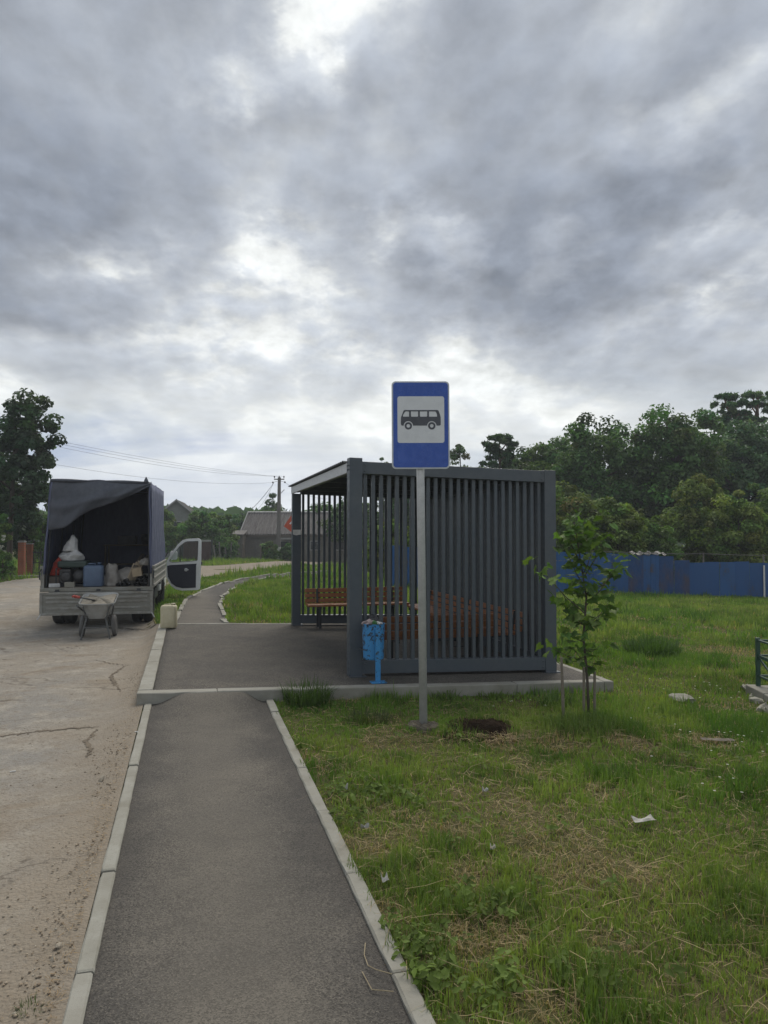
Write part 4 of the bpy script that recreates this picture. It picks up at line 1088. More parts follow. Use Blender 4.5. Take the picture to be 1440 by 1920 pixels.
for s in (-1, 1):
    obj('leg', MB().tube([(s * 0.215, -0.01, 0.56), (s * 0.16, 0.0, 0.34), (s * 0.235, -0.06, 0.0)], 0.015, 8), M['barrow_tube'], wb)
    obj('handle', MB().tube([(s * 0.20, 0.55, 0.36), (s * 0.27, 0.10, 0.52), (s * 0.285, -0.10, 0.58)], 0.015, 8).tube([(s * 0.285, -0.08, 0.574), (s * 0.285, -0.17, 0.595)], 0.019, 8), M['barrow_tube'], wb)
    wl = link('wheel', None, wb, (s * 0.265, 0.34, 0.19), (0, R(-4 * s), 0))
    obj('tyre', MB().lathe([(0.11, -0.025), (0.13, -0.035), (0.175, -0.035), (0.19, -0.015), (0.19, 0.015), (0.175, 0.035), (0.13, 0.035), (0.11, 0.025)], 24, axis='x'), M['dusty_wheel'], wl, smooth=True)
    obj('rim', MB().lathe([(0.01, -0.03), (0.04, -0.03), (0.05, -0.012), (0.115, -0.015), (0.115, 0.015), (0.05, 0.012), (0.04, 0.03), (0.01, 0.03)], 20, axis='x'), M['barrow_tube'], wl, smooth=True)
obj('axle', MB().tube([(-0.26, 0.34, 0.19), (0.26, 0.34, 0.19)], 0.012, 8), M['barrow_tube'], wb)
obj('cross_bar', MB().tube([(-0.19, -0.025, 0.20), (0.19, -0.025, 0.20)], 0.013, 8), M['barrow_tube'], wb)
for s in (-1, 1):
    obj('axle_strut', MB().tube([(s * 0.2, 0.34, 0.19), (s * 0.17, 0.30, 0.35)], 0.012, 6), M['barrow_tube'], wb)
c_, s__ = math.cos(R(14)), math.sin(R(14))
wbp = lambda x, y, z: (wx + x * c_ - y * s__, wy + x * s__ + y * c_, wz + z)
sv = thing('shovel', 'shovel with red handle lying in the wheelbarrow', 'shovel', wbp(0, 0.2, 0.65))
sv.rotation_euler = (0, 0, R(14))
M['red_grip'] = paint('red_grip', (0.44, 0.075, 0.055), (0.32, 0.06, 0.05), 0.5, 10, 0.6)
obj('grip', MB().tube([(-0.38, -0.06, 0.08), (-0.29, -0.03, 0.058)], [0.026, 0.022], 10).tube([(-0.39, -0.14, 0.083), (-0.39, 0.02, 0.083)], 0.018, 8), M['red_grip'], sv, smooth=True)
obj('shaft', MB().tube([(-0.30, -0.03, 0.06), (-0.06, 0.06, -0.005)], 0.014, 8), M['barrow_tube'], sv, smooth=True)
obj('blade', MB().grid(6, 5, lambda a, b: (-0.10 + 0.18 * b, 0.02 + 0.14 * a + 0.05 * b, -0.002 - 0.02 * math.sin(math.pi * a) - 0.02 * b)), M['rust_metal'], sv)

# ------------------------------------------------------------------ blue sheet fence across the meadow
def mk_bluefence():
    k = NB('blue_fence_paint').set(0.55, 0, 0.4)
    w, rnd = k.coord('World'), k.n('ShaderNodeObjectInfo').outputs['Random']
    n1, n2 = k.noise(k.coord('World', (1, 1, 0.35)), 2.2, 6, 0.65), k.noise(w, 9, 5, 0.7)
    c = k.mix(k.ramp(rnd, 0, 1), (0.007, 0.058, 0.185), (0.010, 0.074, 0.220))
    c = k.mix(k.ramp(n1, 0.50, 0.75, 0, 0.6), c, (0.012, 0.034, 0.088))
    c = k.mix(k.ramp(k.math('ADD', n1, k.math('MULTIPLY', n2, 0.35)), 0.80, 0.88, 0, 0.7), c, (0.070, 0.040, 0.024))
    k.color(c); k.bump(n2, 0.1, 0.01)
    return k.m
M['fence_blue'] = mk_bluefence()
M['fence_rust'] = paint('rusted_blue_sheet', (0.009, 0.050, 0.160), (0.085, 0.050, 0.030), 0.35, 2.2, 0.8, 0, 0.2, 'World', (1, 1, 0.45))
M['weathered'] = paint('weathered_grey', (0.17, 0.165, 0.15), (0.11, 0.10, 0.09), 0.5, 5, 0.85)
fa, fb = Vector(at(1045, 1113)), Vector(at(1440, 1121))
fd = (fb - fa).normalized(); frz = math.atan2(fd.y, fd.x)
f0 = fa - fd * 5.7
fence = thing('sheet_fence', 'long blue painted sheet metal fence with rust streaks behind the meadow', 'fence', (f0.x, f0.y, 0), frz)
def fz(s):
    p = f0 + fd * s
    return land1(p.x, p.y)
PWID = 0.545; npan = 27
def sheet(h, rib):
    def prof_(a):
        x = a * PWID; m = (x / (PWID / rib)) % 1
        return 0.014 if 0.40 < m < 0.60 else (0.0 if m < 0.33 or m > 0.67 else 0.007)
    xs = sorted(set(np.round(np.concatenate([[0, 1]] + [np.array([0.33, 0.40, 0.60, 0.67]) / rib + q / rib for q in range(rib)]), 4)))
    mb = MB()
    vs = [(x * PWID + 0.003, -prof_(x), z) for z in (0, h) for x in xs]; n = len(xs)
    return mb.add(vs, [(i, i + 1, n + i + 1, n + i) for i in range(n - 1)])
sheets = [sheet(h, r).mesh('fence_panel', M['fence_blue']) for h, r in ((1.42, 2), (1.40, 1), (1.44, 3), (1.25, 2), (1.22, 1), (1.27, 2))]
rusty = [sheet(h, r).mesh('fence_panel', M['fence_rust']) for h, r in ((1.41, 2), (1.26, 1))]
for i in range(npan):
    s = i * PWID; px = 720 + F * ((f0 + fd * s).x / (f0 + fd * s).y)
    lowpart = px > 1255
    rust = i in (15, 17, 18)
    me = (rusty[int(lowpart)] if rust else sheets[(random.randrange(3)) + (3 if lowpart else 0)])
    o = link('fence_panel', me, fence, (s, random.uniform(-0.008, 0.008), fz(s) - 0.04 + random.uniform(-0.015, 0.015)), (random.gauss(0, 0.008), random.gauss(0, 0.004), random.gauss(0, 0.01)))
    if rust: o['label'] = 'rust stained fence sheet'
    if i % 4 == 0:
        obj('post', MB().tube([(s, 0.05, fz(s) - 0.2), (s, 0.05, fz(s) + (1.50 if lowpart else 1.38))], 0.028, 8), M['weathered'], fence)
for h in (0.35, 1.1):
    obj('rail', MB().tube([(i * PWID, 0.035, fz(i * PWID) + h) for i in range(0, npan + 1, 2)], 0.02, 6), M['weathered'], fence)
obj('strand_wire', MB().tube([(s, 0.05, fz(s) + 1.46 + 0.01 * math.sin(3 * s)) for s in np.linspace(6.8, npan * PWID, 24)], 0.012, 5), M['weathered'], fence)
s = (px_at(1430, fb.y) - f0.x) / fd.x
obj('white_strip', MB().box(s - 0.025, s + 0.025, -0.05, -0.02, fz(s), fz(s) + 1.12), M['paper_white'], fence)
# ragged roofing offcuts leaning on top of the fence
p_ = f0 + fd * ((px_at(1222, fa.y) - f0.x) / fd.x)
rg = MB().grid(14, 4, lambda a, b: (-0.6 + 1.2 * a, -0.05 + 0.3 * b, 0.05 * math.sin(8 * math.pi * a) + 0.08 * b))
o = obj('roofing_sheet', rg, M['rust_metal'], None, (p_.x, p_.y, land1(p_.x, p_.y) + 1.40), (0, 0, frz)); solid(o, 0.006)
tag(o, 'ragged dark corrugated sheet lying on top of the blue fence', 'roofing sheet')

# ------------------------------------------------------------------ houses down the road
M['asbestos'] = paint('grey_asbestos_sheet', (0.092, 0.084, 0.082), (0.165, 0.158, 0.150), 0.45, 2.4, 0.95, 0, 0.1, 'World', (3, 0.4, 0.4), 0.01)
M['wall_plaster'] = paint('grey_brown_plaster', (0.185, 0.175, 0.155), (0.135, 0.125, 0.108), 0.5, 1.2, 0.95, 0, 0.1, 'World')
M['gable_board'] = paint('grey_green_boards', (0.175, 0.190, 0.180), (0.125, 0.135, 0.125), 0.5, 1.5, 0.9, 0, 0.05, 'World')
M['trim_pale'] = paint('pale_trim', (0.34, 0.345, 0.34), (0.25, 0.25, 0.24), 0.5, 2, 0.8)
M['window_dark'] = paint('dark_window_glass', (0.030, 0.035, 0.04), None, 0.3, 2, 0.15, 0, 0)
M['brown_gate'] = paint('dark_red_brown_sheet', (0.070, 0.042, 0.040), (0.05, 0.032, 0.03), 0.5, 2, 0.7)
def house(name, label, x, y, rz, w, dpt, eave, ridge, wallm, roofm, ridge_along='x', sheets_n=9, over=0.25):
    z = land1(x, y)
    h = thing(name, label, 'house', (x, y, z), rz)
    obj('wall', MB().box(-w / 2, w / 2, 0, dpt, -0.2, eave), M[wallm], h)
    if ridge_along == 'x':
        for sx in (-1, 1):
            obj('gable', MB().prism([(0, eave), (dpt, eave), (dpt / 2, ridge - 0.06)], *sorted((sx * w / 2, sx * (w / 2 - 0.15))), 'yz'), M['gable_board'], h)
        cw = (w + 2 * over) / sheets_n
        run = dpt / 2 + over; slope = (ridge - eave) / (dpt / 2)
        def rsheet(sgn):
            def fn(a, b):
                yy = dpt / 2 + sgn * run * (1 - b)
                return (a * cw * 1.02, yy, ridge - slope * run * (1 - b) + 0.035 * math.cos(2 * math.pi * a * 5) + 0.04)
            return MB().grid(31, 3, fn).mesh('roof_sheet', M[roofm])
        fme, bme = rsheet(-1), rsheet(1)
        for i in range(sheets_n):
            for me in (fme, bme):
                link('roof_sheet', me, h, (-w / 2 - over + i * cw, 0, random.uniform(0, 0.02)), (0, random.gauss(0, 0.004), 0))
        obj('ridge_cap', MB().prism([(dpt / 2 - 0.16, ridge + 0.02), (dpt / 2, ridge + 0.12), (dpt / 2 + 0.16, ridge + 0.02)], -w / 2 - over, w / 2 + over, 'yz'), M['trim_pale'], h)
        for sx in (-1, 1):
            obj('verge_board', MB().prism([(-over, eave - slope * over - 0.05), (-over, eave - slope * over + 0.12), (dpt / 2, ridge + 0.12), (dpt / 2, ridge - 0.05)], *sorted((sx * (w / 2 + over), sx * (w / 2 + over + 0.06))), 'yz'), M['trim_pale'], h)
        obj('eave_board', MB().box(-w / 2 - over, w / 2 + over, -over - 0.03, -over, eave - slope * over - 0.16, eave - slope * over - 0.01), M['old_wood'], h)
    else:
        half = w / 2 + over; slope = (ridge - eave) / (w / 2)
        obj('gable', MB().prism([(-w / 2, eave), (w / 2, eave), (0, ridge - 0.05)], 0, 0.15, 'xz'), M['gable_board'], h)
        cw = (dpt + 2 * over) / sheets_n
        for sgn in (-1, 1):
            me = MB().grid(21, 3, lambda a, b: (sgn * half * (1 - b), a * cw * 1.02, ridge - slope * half * (1 - b) + 0.035 * math.cos(2 * math.pi * a * 5) + 0.04)).mesh('roof_sheet', M[roofm])
            for i in range(sheets_n): link('roof_sheet', me, h, (0, -over + i * cw, 0))
            obj('verge_board', MB().prism([(sgn * half, eave - slope * over - 0.06), (sgn * half, eave - slope * over + 0.12), (0, ridge + 0.12), (0, ridge - 0.06)], -over - 0.06, -over, 'xz'), M['trim_pale'], h)
    return h
def window(h, x0, x1, z0, z1, y=-0.0):
    f = obj('window', ring_plate([(x0, z0), (x1, z0), (x1, z1), (x0, z1)], [(x0 + .07, z0 + .07), (x1 - .07, z0 + .07), (x1 - .07, z1 - .07), (x0 + .07, z1 - .07)], y - 0.06, y - 0.002), M['trim_pale'], h)
    obj('pane', MB().box(x0 + .07, x1 - .07, y - 0.035, y - 0.02, z0 + .07, z1 - .07), M['window_dark'], f)
HD = 62.0
hx0 = px_at(455, HD); W1 = 9.4
zb = land1(hx0 + W1 / 2, HD)
h1 = house('village_house', 'low house with long grey corrugated roof beyond the road bend', hx0 + W1 / 2, HD, R(-4), W1, 5.2, z_at(999, HD) - zb, z_at(961, HD + 2.6) - zb, 'wall_plaster', 'asbestos', 'x', 9)
eave1 = z_at(999, HD) - zb
obj('door', MB().box(-W1 / 2 + 0.95, -W1 / 2 + 1.75, -0.05, -0.004, 0.0, eave1 - 0.55), M['weathered'], h1, bevel=0.01)
window(h1, -W1 / 2 + 3.0, -W1 / 2 + 3.9, 0.9, 1.7); window(h1, -W1 / 2 + 5.6, -W1 / 2 + 6.5, 0.9, 1.7); window(h1, -W1 / 2 + 7.6, -W1 / 2 + 8.5, 0.9, 1.7)
obj('porch_slab', MB().box(-W1 / 2 + 3.35, -W1 / 2 + 4.6, -0.9, -0.05, eave1 - 0.55, eave1 - 0.42), M['trim_pale'], h1)
G2 = 70.0
gx2 = px_at(331, G2); zb2 = land1(gx2, G2)
h2 = house('gabled_house', 'grey green house with pointed gable behind the bushes left of the road', gx2, G2, R(10), 4.6, 8.0, z_at(976, G2) - zb2, z_at(938, G2) - zb2, 'gable_board', 'asbestos', 'y', 6)
window(h2, -0.45, 0.45, z_at(985, G2) - zb2 - 0.6, z_at(985, G2) - zb2 + 0.4)
SDD = 60.0
sx_ = px_at(432, SDD); zs = land1(sx_, SDD)
sh = thing('wooden_shed', 'small weathered wooden shed left of the long roofed house', 'shed', (sx_, SDD, zs), R(3))
for i in range(8):
    obj('wall_board', MB().box(-0.95 + 0.24 * i, -0.95 + 0.24 * i + 0.232, -0.012 * (i % 2), 0.05, 0, z_at(1003, SDD) - zs - 0.02), M['weathered'], sh)
obj('back_wall', MB().box(-0.97, 0.97, 0.06, 1.9, 0, z_at(1003, SDD) - zs - 0.03), M['old_wood'], sh)
obj('roof', MB().prism([(-0.3, z_at(1003, SDD) - zs - 0.04), (-0.3, z_at(1003, SDD) - zs + 0.05), (2.1, z_at(998, SDD) - zs + 0.16), (2.1, z_at(998, SDD) - zs + 0.06)], -1.1, 1.1, 'yz'), M['asbestos'], sh)
GD = 50.0
g_ = thing('sheet_gate', 'dark brown sheet metal gate beside the open truck door', 'gate', (px_at(344, GD), GD, land1(px_at(344, GD), GD)), 0)
gh = z_at(1013, GD) - land1(px_at(370, GD), GD)
for i in range(9):
    obj('gate_sheet', MB().box(i * 0.205, i * 0.205 + 0.2, -0.015 * (i % 2), 0.03, 0.04, gh - 0.12), M['brown_gate'], g_)
obj('top_rail', MB().box(-0.08, 1.93, -0.02, 0.06, gh - 0.11, gh), M['trim_pale'], g_)
for x in (-0.12, 1.86): obj('post', MB().box(x, x + 0.09, -0.03, 0.07, -0.2, gh + 0.02), M['dark_steel'], g_)
# leaning old picket fence before the bushes
for i, px in enumerate((404, 413, 424, 433, 446, 459, 489)):
    d = 55.0 + 0.4 * i; x = px_at(px, d); z = land1(x, d)
    hh = (1.1, 1.35, 1.0, 1.3, 0.9, 1.25, 1.2)[i]
    o = obj('fence_post', MB().box(-0.05, 0.05, -0.05, 0.05, -0.2, hh), M['weathered' if i not in (5, 6) else 'old_wood'], None, (x, d, z), (random.gauss(0, 0.03), random.gauss(0, 0.05), 0), bevel=0.01)
    tag(o, ('short grey fence post nearest the brown gate, in weeds', 'tall grey fence post, second from the brown gate', 'low grey fence post, third from the brown gate', 'tall grey fence post between two low ones, before the bushes', 'lowest grey fence post, left of the shed', 'dark old fence post at the corner of the long roofed house', 'dark old fence post before the house wall, left of the pole')[i], 'fence post', 'garden fence posts by the far verge')

# ------------------------------------------------------------------ utility pole and wires
M['pole_concrete'] = paint('grey_pole', (0.165, 0.155, 0.145), (0.115, 0.108, 0.10), 0.5, 3, 0.95)
M['insulator'] = paint('dark_insulator', (0.035, 0.03, 0.028), None, 0.3, 9, 0.3, 0, 0)
M['whitewash'] = paint('whitewash', (0.60, 0.60, 0.57), (0.45, 0.44, 0.41), 0.5, 4, 0.9)
UD = 60.0
ux = px_at(522.5, UD); uz = land1(ux, UD); uh = z_at(895, UD) - uz
up = thing('utility_pole', 'grey concrete utility pole with whitewashed foot and crossarm', 'utility pole', (ux, UD, uz), 0)
obj('shaft', MB().rings([[(x + 0.09 * t * 0 + 0.04 * t, y, z) for x, y in rrect(-s, s, -s, s, s * 0.25, 2)] for t, s, z in ((0, 0.17, -0.3), (0, 0.165, 1.15), (1, 0.115, uh))]), M['pole_concrete'], up)
obj('whitewashed_foot', MB().rings([[(x, y, z) for x, y in rrect(-s, s, -s, s, s * 0.25, 2)] for s, z in ((0.178, 0.05), (0.174, 1.1))]), M['whitewash'], up)
obj('crossarm', MB().box(-0.38, 0.44, -0.05, 0.05, uh - 0.19, uh - 0.11), M['pole_concrete'], up)
tops = []
for x in (-0.35, 0.03, 0.41):
    zt = uh - 0.11
    obj('insulator', MB().tube([(x, 0, zt - 0.02), (x, 0, zt + 0.12)], 0.012, 6).lathe([(0.02, zt + 0.08), (0.055, zt + 0.11), (0.05, zt + 0.20), (0.02, zt + 0.24)], 10, (x, 0, 0)), M['insulator'], up, smooth=True)
    tops.append((ux + x, UD, uz + zt + 0.2))
for x, z in ((-0.47, uh - 0.42), (0.50, uh - 0.40)):
    obj('insulator', MB().tube([(x * 0.25, 0, z + 0.12), (x, -0.06, z)], 0.014, 6).lathe([(0.02, z - 0.07), (0.06, z - 0.04), (0.055, z + 0.06), (0.02, z + 0.09)], 10, (x, -0.06, 0)), M['insulator'], up, smooth=True)
    tops.append((ux + x, UD - 0.06, uz + z))
obj('bracket', MB().tube([(0.12, 0, uh - 1.32), (0.46, -0.05, uh - 0.98)], 0.028, 6), M['pole_concrete'], up)
# the next pole of the line, nearer and left of the picture
qx, qy = -19.5, 15.0; qz = land1(qx, qy)
q0 = link('utility_pole', None, None, (qx, qy, qz), (0, 0, R(20)))
tag(q0, 'utility pole beyond the left road verge, next along the wires', 'utility pole'); tag(up, None, None)
for ch in list(up.children):
    c = ch.copy(); COL.objects.link(c); c.parent = q0
qtop = z_at(0, 1) * 0 + qz + uh
def wire(a, b, sag, r, label, group=None):
    pts = []
    for t in np.linspace(0, 1, 26):
        p = Vector(a).lerp(Vector(b), t); p.z -= sag * 4 * t * (1 - t); pts.append(p)
    o = obj('overhead_wire', MB().tube(pts, r, 5), M['dark_steel'])
    return tag(o, label, 'wire', group)
for i, t0 in enumerate(tops[:4]):
    wire(t0, (qx + (-0.4, 0.0, 0.4, -0.5)[i], qy, qtop + (0.1, 0.12, 0.1, -0.3)[i] + 0.05), 0.55 + 0.22 * i, 0.007, ('overhead wire from the left insulator on the pole crossarm', 'overhead wire from the middle insulator on the pole crossarm', 'overhead wire from the right insulator on the pole crossarm', 'lowest overhead wire, from the side insulator of the pole to the left')[i], 'overhead wires')
wire(tops[4], (px_at(600, 66), 74, z_at(935, 74)), 0.35, 0.009, 'overhead wire running from the utility pole to the right behind the shelter')
for i, (px, py, d) in enumerate(((458, 966, 66), (447, 971, 68), (470, 964, 65))):
    wire((ux - 0.42, UD, uz + uh - 0.45), (px_at(px, d), d, z_at(py, d)), 0.25 + 0.1 * i, 0.010, ('middle slack service wire dropping from the pole to the bushes', 'lowest reaching slack service wire, dropping farthest left from the pole', 'rightmost slack service wire dropping from the pole to the roof')[i], 'service wires')

# ------------------------------------------------------------------ left verge: gate posts
def mk_brick():
    k = NB('orange_brick').set(0.9, 0, 0.3)
    c = k.mix(k.ramp(k.noise(k.coord('World'), 4, 5), 0.35, 0.65), (0.30, 0.105, 0.055), (0.215, 0.080, 0.045))
    k.color(c); return k.m
M['orange_brick'] = mk_brick()
for px, d, wpx, top, lab in ((42, 31.0, 11, 1013, 'orange brick gate pillar on the left verge, nearer of the pair'), (57, 33.0, 9, 1020, 'darker brick gate pillar behind the orange one')):
    x = px_at(px, d); z = land1(x, d); w = wpx / F * d; h = z_at(top, d) - z
    p_ = thing('gate_pillar', lab, 'gate pillar', (x, d, z), R(6))
    obj('core', MB().box(-w / 2 + 0.012, w / 2 - 0.012, -w / 2 + 0.012, w / 2 - 0.012, -0.1, h), M['weathered'], p_)
    nr = int(h / 0.085)
    bm_ = MB().box(-w / 4 + 0.004, w / 4 - 0.004, -w / 2, w / 2, 0.004, 0.08).mesh('brick', M['orange_brick'])
    for r_ in range(nr):
        for s in (-1, 1):
            link('brick', bm_, p_, (s * w / 4, 0, r_ * 0.085)) if r_ % 2 == 0 else link('brick', bm_, p_, (0, s * w / 4, r_ * 0.085), (0, 0, math.pi / 2))
    obj('cap', MB().box(-w / 2 - 0.02, w / 2 + 0.02, -w / 2 - 0.02, w / 2 + 0.02, nr * 0.085 + 0.002, nr * 0.085 + 0.04), M['trim_pale'], p_)
x = px_at(62, 32); z = land1(x, 32)
gt = thing('bar_gate', 'dark iron bar gate between the brick pillar and the truck', 'gate', (x, 32, z), 0)
for h in (0.12, 0.55, 1.0): obj('rail', MB().box(0, 1.5, -0.015, 0.015, h, h + 0.04), M['dark_steel'], gt)
for i in range(13): obj('bar', MB().tube([(0.03 + 0.12 * i, -0.024, 0.08), (0.03 + 0.12 * i, -0.024, 1.08 + 0.06 * math.sin(i))], 0.009, 6), M['dark_steel'], gt)
o = obj('edging_beam', MB().box(-0.9, 0.9, -0.1, 0.1, -0.1, 0.10), M['kerb'], None, (px_at(68, 30.6), 30.6, land1(px_at(68, 30.6), 30.6)), (0, 0, R(4)), bevel=0.01)
tag(o, 'pale concrete edging beam at the foot of the iron gate', 'edging')

# ------------------------------------------------------------------ green railing on a low kerb, right edge
M['rail_green'] = paint('dark_green_rail', (0.014, 0.050, 0.036), (0.030, 0.085, 0.055), 0.45, 5, 0.45, 0, 0.05)
RX, RY = 4.46, 8.95
rz0 = land1(RX, RY)
rl = thing('green_railing', 'dark green metal railing on a low concrete base at the right edge', 'railing', (RX, RY, rz0), R(-4))
posts = [(0, 0), (0.05, -1.9), (1.7, 0.02)]
for i, (x, y) in enumerate(posts):
    obj('post', MB().box(x - 0.022, x + 0.022, y - 0.022, y + 0.022, 0.12, 0.70), M['rail_green'], rl, bevel=0.003)
for (xa, ya), (xb, yb) in ((posts[0], posts[1]), (posts[0], posts[2])):
    a_, b_ = Vector((xa, ya, 0)), Vector((xb, yb, 0)); d_ = (b_ - a_).normalized(); L_ = (b_ - a_).length
    ang = math.atan2(d_.y, d_.x)
    for h in (0.67, 0.49, 0.25):
        o = obj('rail', MB().box(0.024, L_ - 0.024, -0.014, 0.014, -0.011, 0.011), M['rail_green'], rl, (xa, ya, h), (0, 0, ang), bevel=0.002)
    o = obj('brace', MB().box(0.024, 0.55, -0.008, 0.008, -0.011, 0.011), M['rail_green'], rl, (xa, ya, 0.475), (0, R(24), ang), bevel=0.002)
lw = thing('low_wall', 'low concrete block base under the green railing', 'low wall', (RX, RY, rz0), R(-4))
for i in range(3):
    obj('block', MB().box(-0.11, 0.06, -0.5 * (i + 1) + 0.10, -0.5 * i + 0.094, -0.12, 0.125 + random.uniform(-0.006, 0.006)), M['kerb'], lw, bevel=0.012)
for i in range(3):
    obj('block', MB().box(0.068 + 0.55 * i, 0.068 + 0.55 * i + 0.543, -0.07, 0.094, -0.12, 0.12), M['kerb'], lw, bevel=0.012)
M['meadow_stone'] = paint('meadow_stone', (0.27, 0.265, 0.22), (0.17, 0.165, 0.13), 0.5, 9, 1.0, 0, 0.6, 'Object', None, 0.02)
M['rubble'] = paint('pale_rubble', (0.36, 0.35, 0.29), (0.22, 0.21, 0.17), 0.5, 10, 1.0, 0, 0.6, 'Object', None, 0.02)
def stone(px, py, r, sq, seed, label, mat='rubble', cat='stone', group=None, name='stone', lift=0.3, sub=2):
    x, y = at(px, py, True)
    z = land1(x, y) if mat != 'road_stone' else road_z(x, y, 0.5)
    return crumple(name, r, M[mat], label, cat, (x, y, z + r * sq[2] * lift), sq, seed, sub, 0.30, group)
for i, (px, py, r) in enumerate(((1401, 1296, 0.07), (1410, 1308, 0.06), (1422, 1318, 0.08), (1433, 1333, 0.08), (1396, 1291, 0.045), (1445, 1340, 0.07))):
    stone(px, py, r, (1.3, 1, 0.55), 40 + i, ('pale broken concrete lump at the left end of the railing base', 'second broken concrete lump from the left along the railing base', 'large flat concrete lump midway along the railing base', 'pale concrete lump at the right picture edge, below the railing', 'smallest concrete chip, farthest left by the railing base', 'concrete lump cut by the right picture edge, nearest one')[i], 'rubble', 'rubble', 'broken concrete along the railing base', 'concrete_lump')
o = stone(1279, 1316, 0.15, (1.0, 0.75, 0.30), 51, 'flat pale stone slab lying in the meadow grass', 'meadow_stone', lift=0.9); o.rotation_euler = (0.1, 0.05, 0.5)

# ------------------------------------------------------------------ foliage
def mk_leaf(name, rough=0.55, trans=0.3, spec=0.35):
    k = NB(name).set(rough, 0, spec)
    a = k.n('ShaderNodeAttribute', attribute_name='tint')
    k.color(a.outputs['Color'])
    tr = k.n('ShaderNodeBsdfTranslucent'); mx = k.n('ShaderNodeMixShader')
    hs = k.mix(1.0, a.outputs['Color'], (1.15, 1.25, 0.55), 'MULTIPLY')
    k.link(hs, tr.inputs['Color'])
    mx.inputs[0].default_value = trans
    k.link(k.b.outputs[0], mx.inputs[1]); k.link(tr.outputs[0], mx.inputs[2]); k.link(mx.outputs[0], k.out.inputs['Surface'])
    return k.m
M['leaf'] = mk_leaf('leaf_green', 0.6, 0.32, 0.12)
M['crumb'] = mk_leaf('loose_crumb', 0.9, 0.0, 0.1)
M['blade'] = mk_leaf('grass_blade', 0.6, 0.35, 0.25)
M['bark'] = paint('tree_bark', (0.085, 0.068, 0.052), (0.05, 0.042, 0.034), 0.5, 8, 0.95, 0, 0.4, 'Object', (3, 3, 0.6), 0.02)
M['pine_bark'] = paint('pine_bark', (0.18, 0.10, 0.065), (0.10, 0.065, 0.05), 0.5, 5, 0.95, 0, 0.4, 'Object', (3, 3, 0.6), 0.02)
def unit(v): return v / np.maximum(np.linalg.norm(v, axis=1, keepdims=True), 1e-6)
def leaves_mesh(name, c, n, L, asp, tint, mat, fold=0.18):
    """rhombic leaves: centre, normal, length"""
    N = len(c)
    n = unit(n); r = unit(rng.normal(size=(N, 3))); t = unit(np.cross(n, r)); b = np.cross(n, t)
    L = np.asarray(L).reshape(-1, 1) * np.ones((N, 1)); W = L * asp
    v = np.stack([c - t * L / 2, c + b * W / 2 + n * L * fold * 0.5 + t * L * 0.08, c + t * L / 2 - n * L * fold * 0.6, c - b * W / 2 + n * L * fold * 0.5 + t * L * 0.08], 1)
    base = (np.arange(N) * 4)[:, None]
    f = np.concatenate([base + [0, 1, 2], base + [0, 2, 3]])
    return np_mesh(name, v.reshape(-1, 3), f, mat, np.repeat(tint, 4, 0))
def clump_cloud(cc, rc, per, flat=0.7, up=0.6):
    K = len(cc); idx = np.repeat(np.arange(K), per)
    d = unit(rng.normal(size=(K * per, 3)))
    rad = rc[idx][:, None] * (0.35 + 0.65 * rng.random((K * per, 1)) ** 0.6)
    off = d * rad; off[:, 2] *= flat
    nrm_ = d * 0.8 + np.array([0, 0, up]) + rng.normal(size=d.shape) * 0.45
    return cc[idx] + off, nrm_, idx
def crown_clumps(rx, ry, rz, K, rough=0.25, low=-0.75, shell=0.5):
    d = unit(rng.normal(size=(K * 3, 3))); d = d[d[:, 2] > low][:K]
    ph = rng.random(6) * 6
    bump_ = 1 + rough * (np.sin(3 * d[:, 0] + ph[0] + 2 * d[:, 2]) * 0.5 + np.sin(4 * d[:, 1] + ph[1]) * 0.4 + np.sin(6 * d[:, 2] + ph[2] + 3 * d[:, 0]) * 0.4)
    r = (shell + (1 - shell) * rng.random(len(d)) ** 0.5) * bump_
    return d * r[:, None] * np.array([rx, ry, rz])
G_DARK, G_MID, G_OLIVE, G_BLUE, G_BIRCH = (0.082, 0.150, 0.048), (0.106, 0.182, 0.048), (0.140, 0.200, 0.050), (0.076, 0.138, 0.064), (0.120, 0.165, 0.090)
def tints(idx, K, base, v=0.22, lv=0.25):
    k = 1 + v * rng.normal(size=(K, 1)); l = 1 + lv * rng.normal(size=(len(idx), 1))
    h = 1 + 0.10 * rng.normal(size=(K, 3))
    return np.clip(np.array(base) * k[idx] * l * h[idx], 0.006, 0.4)
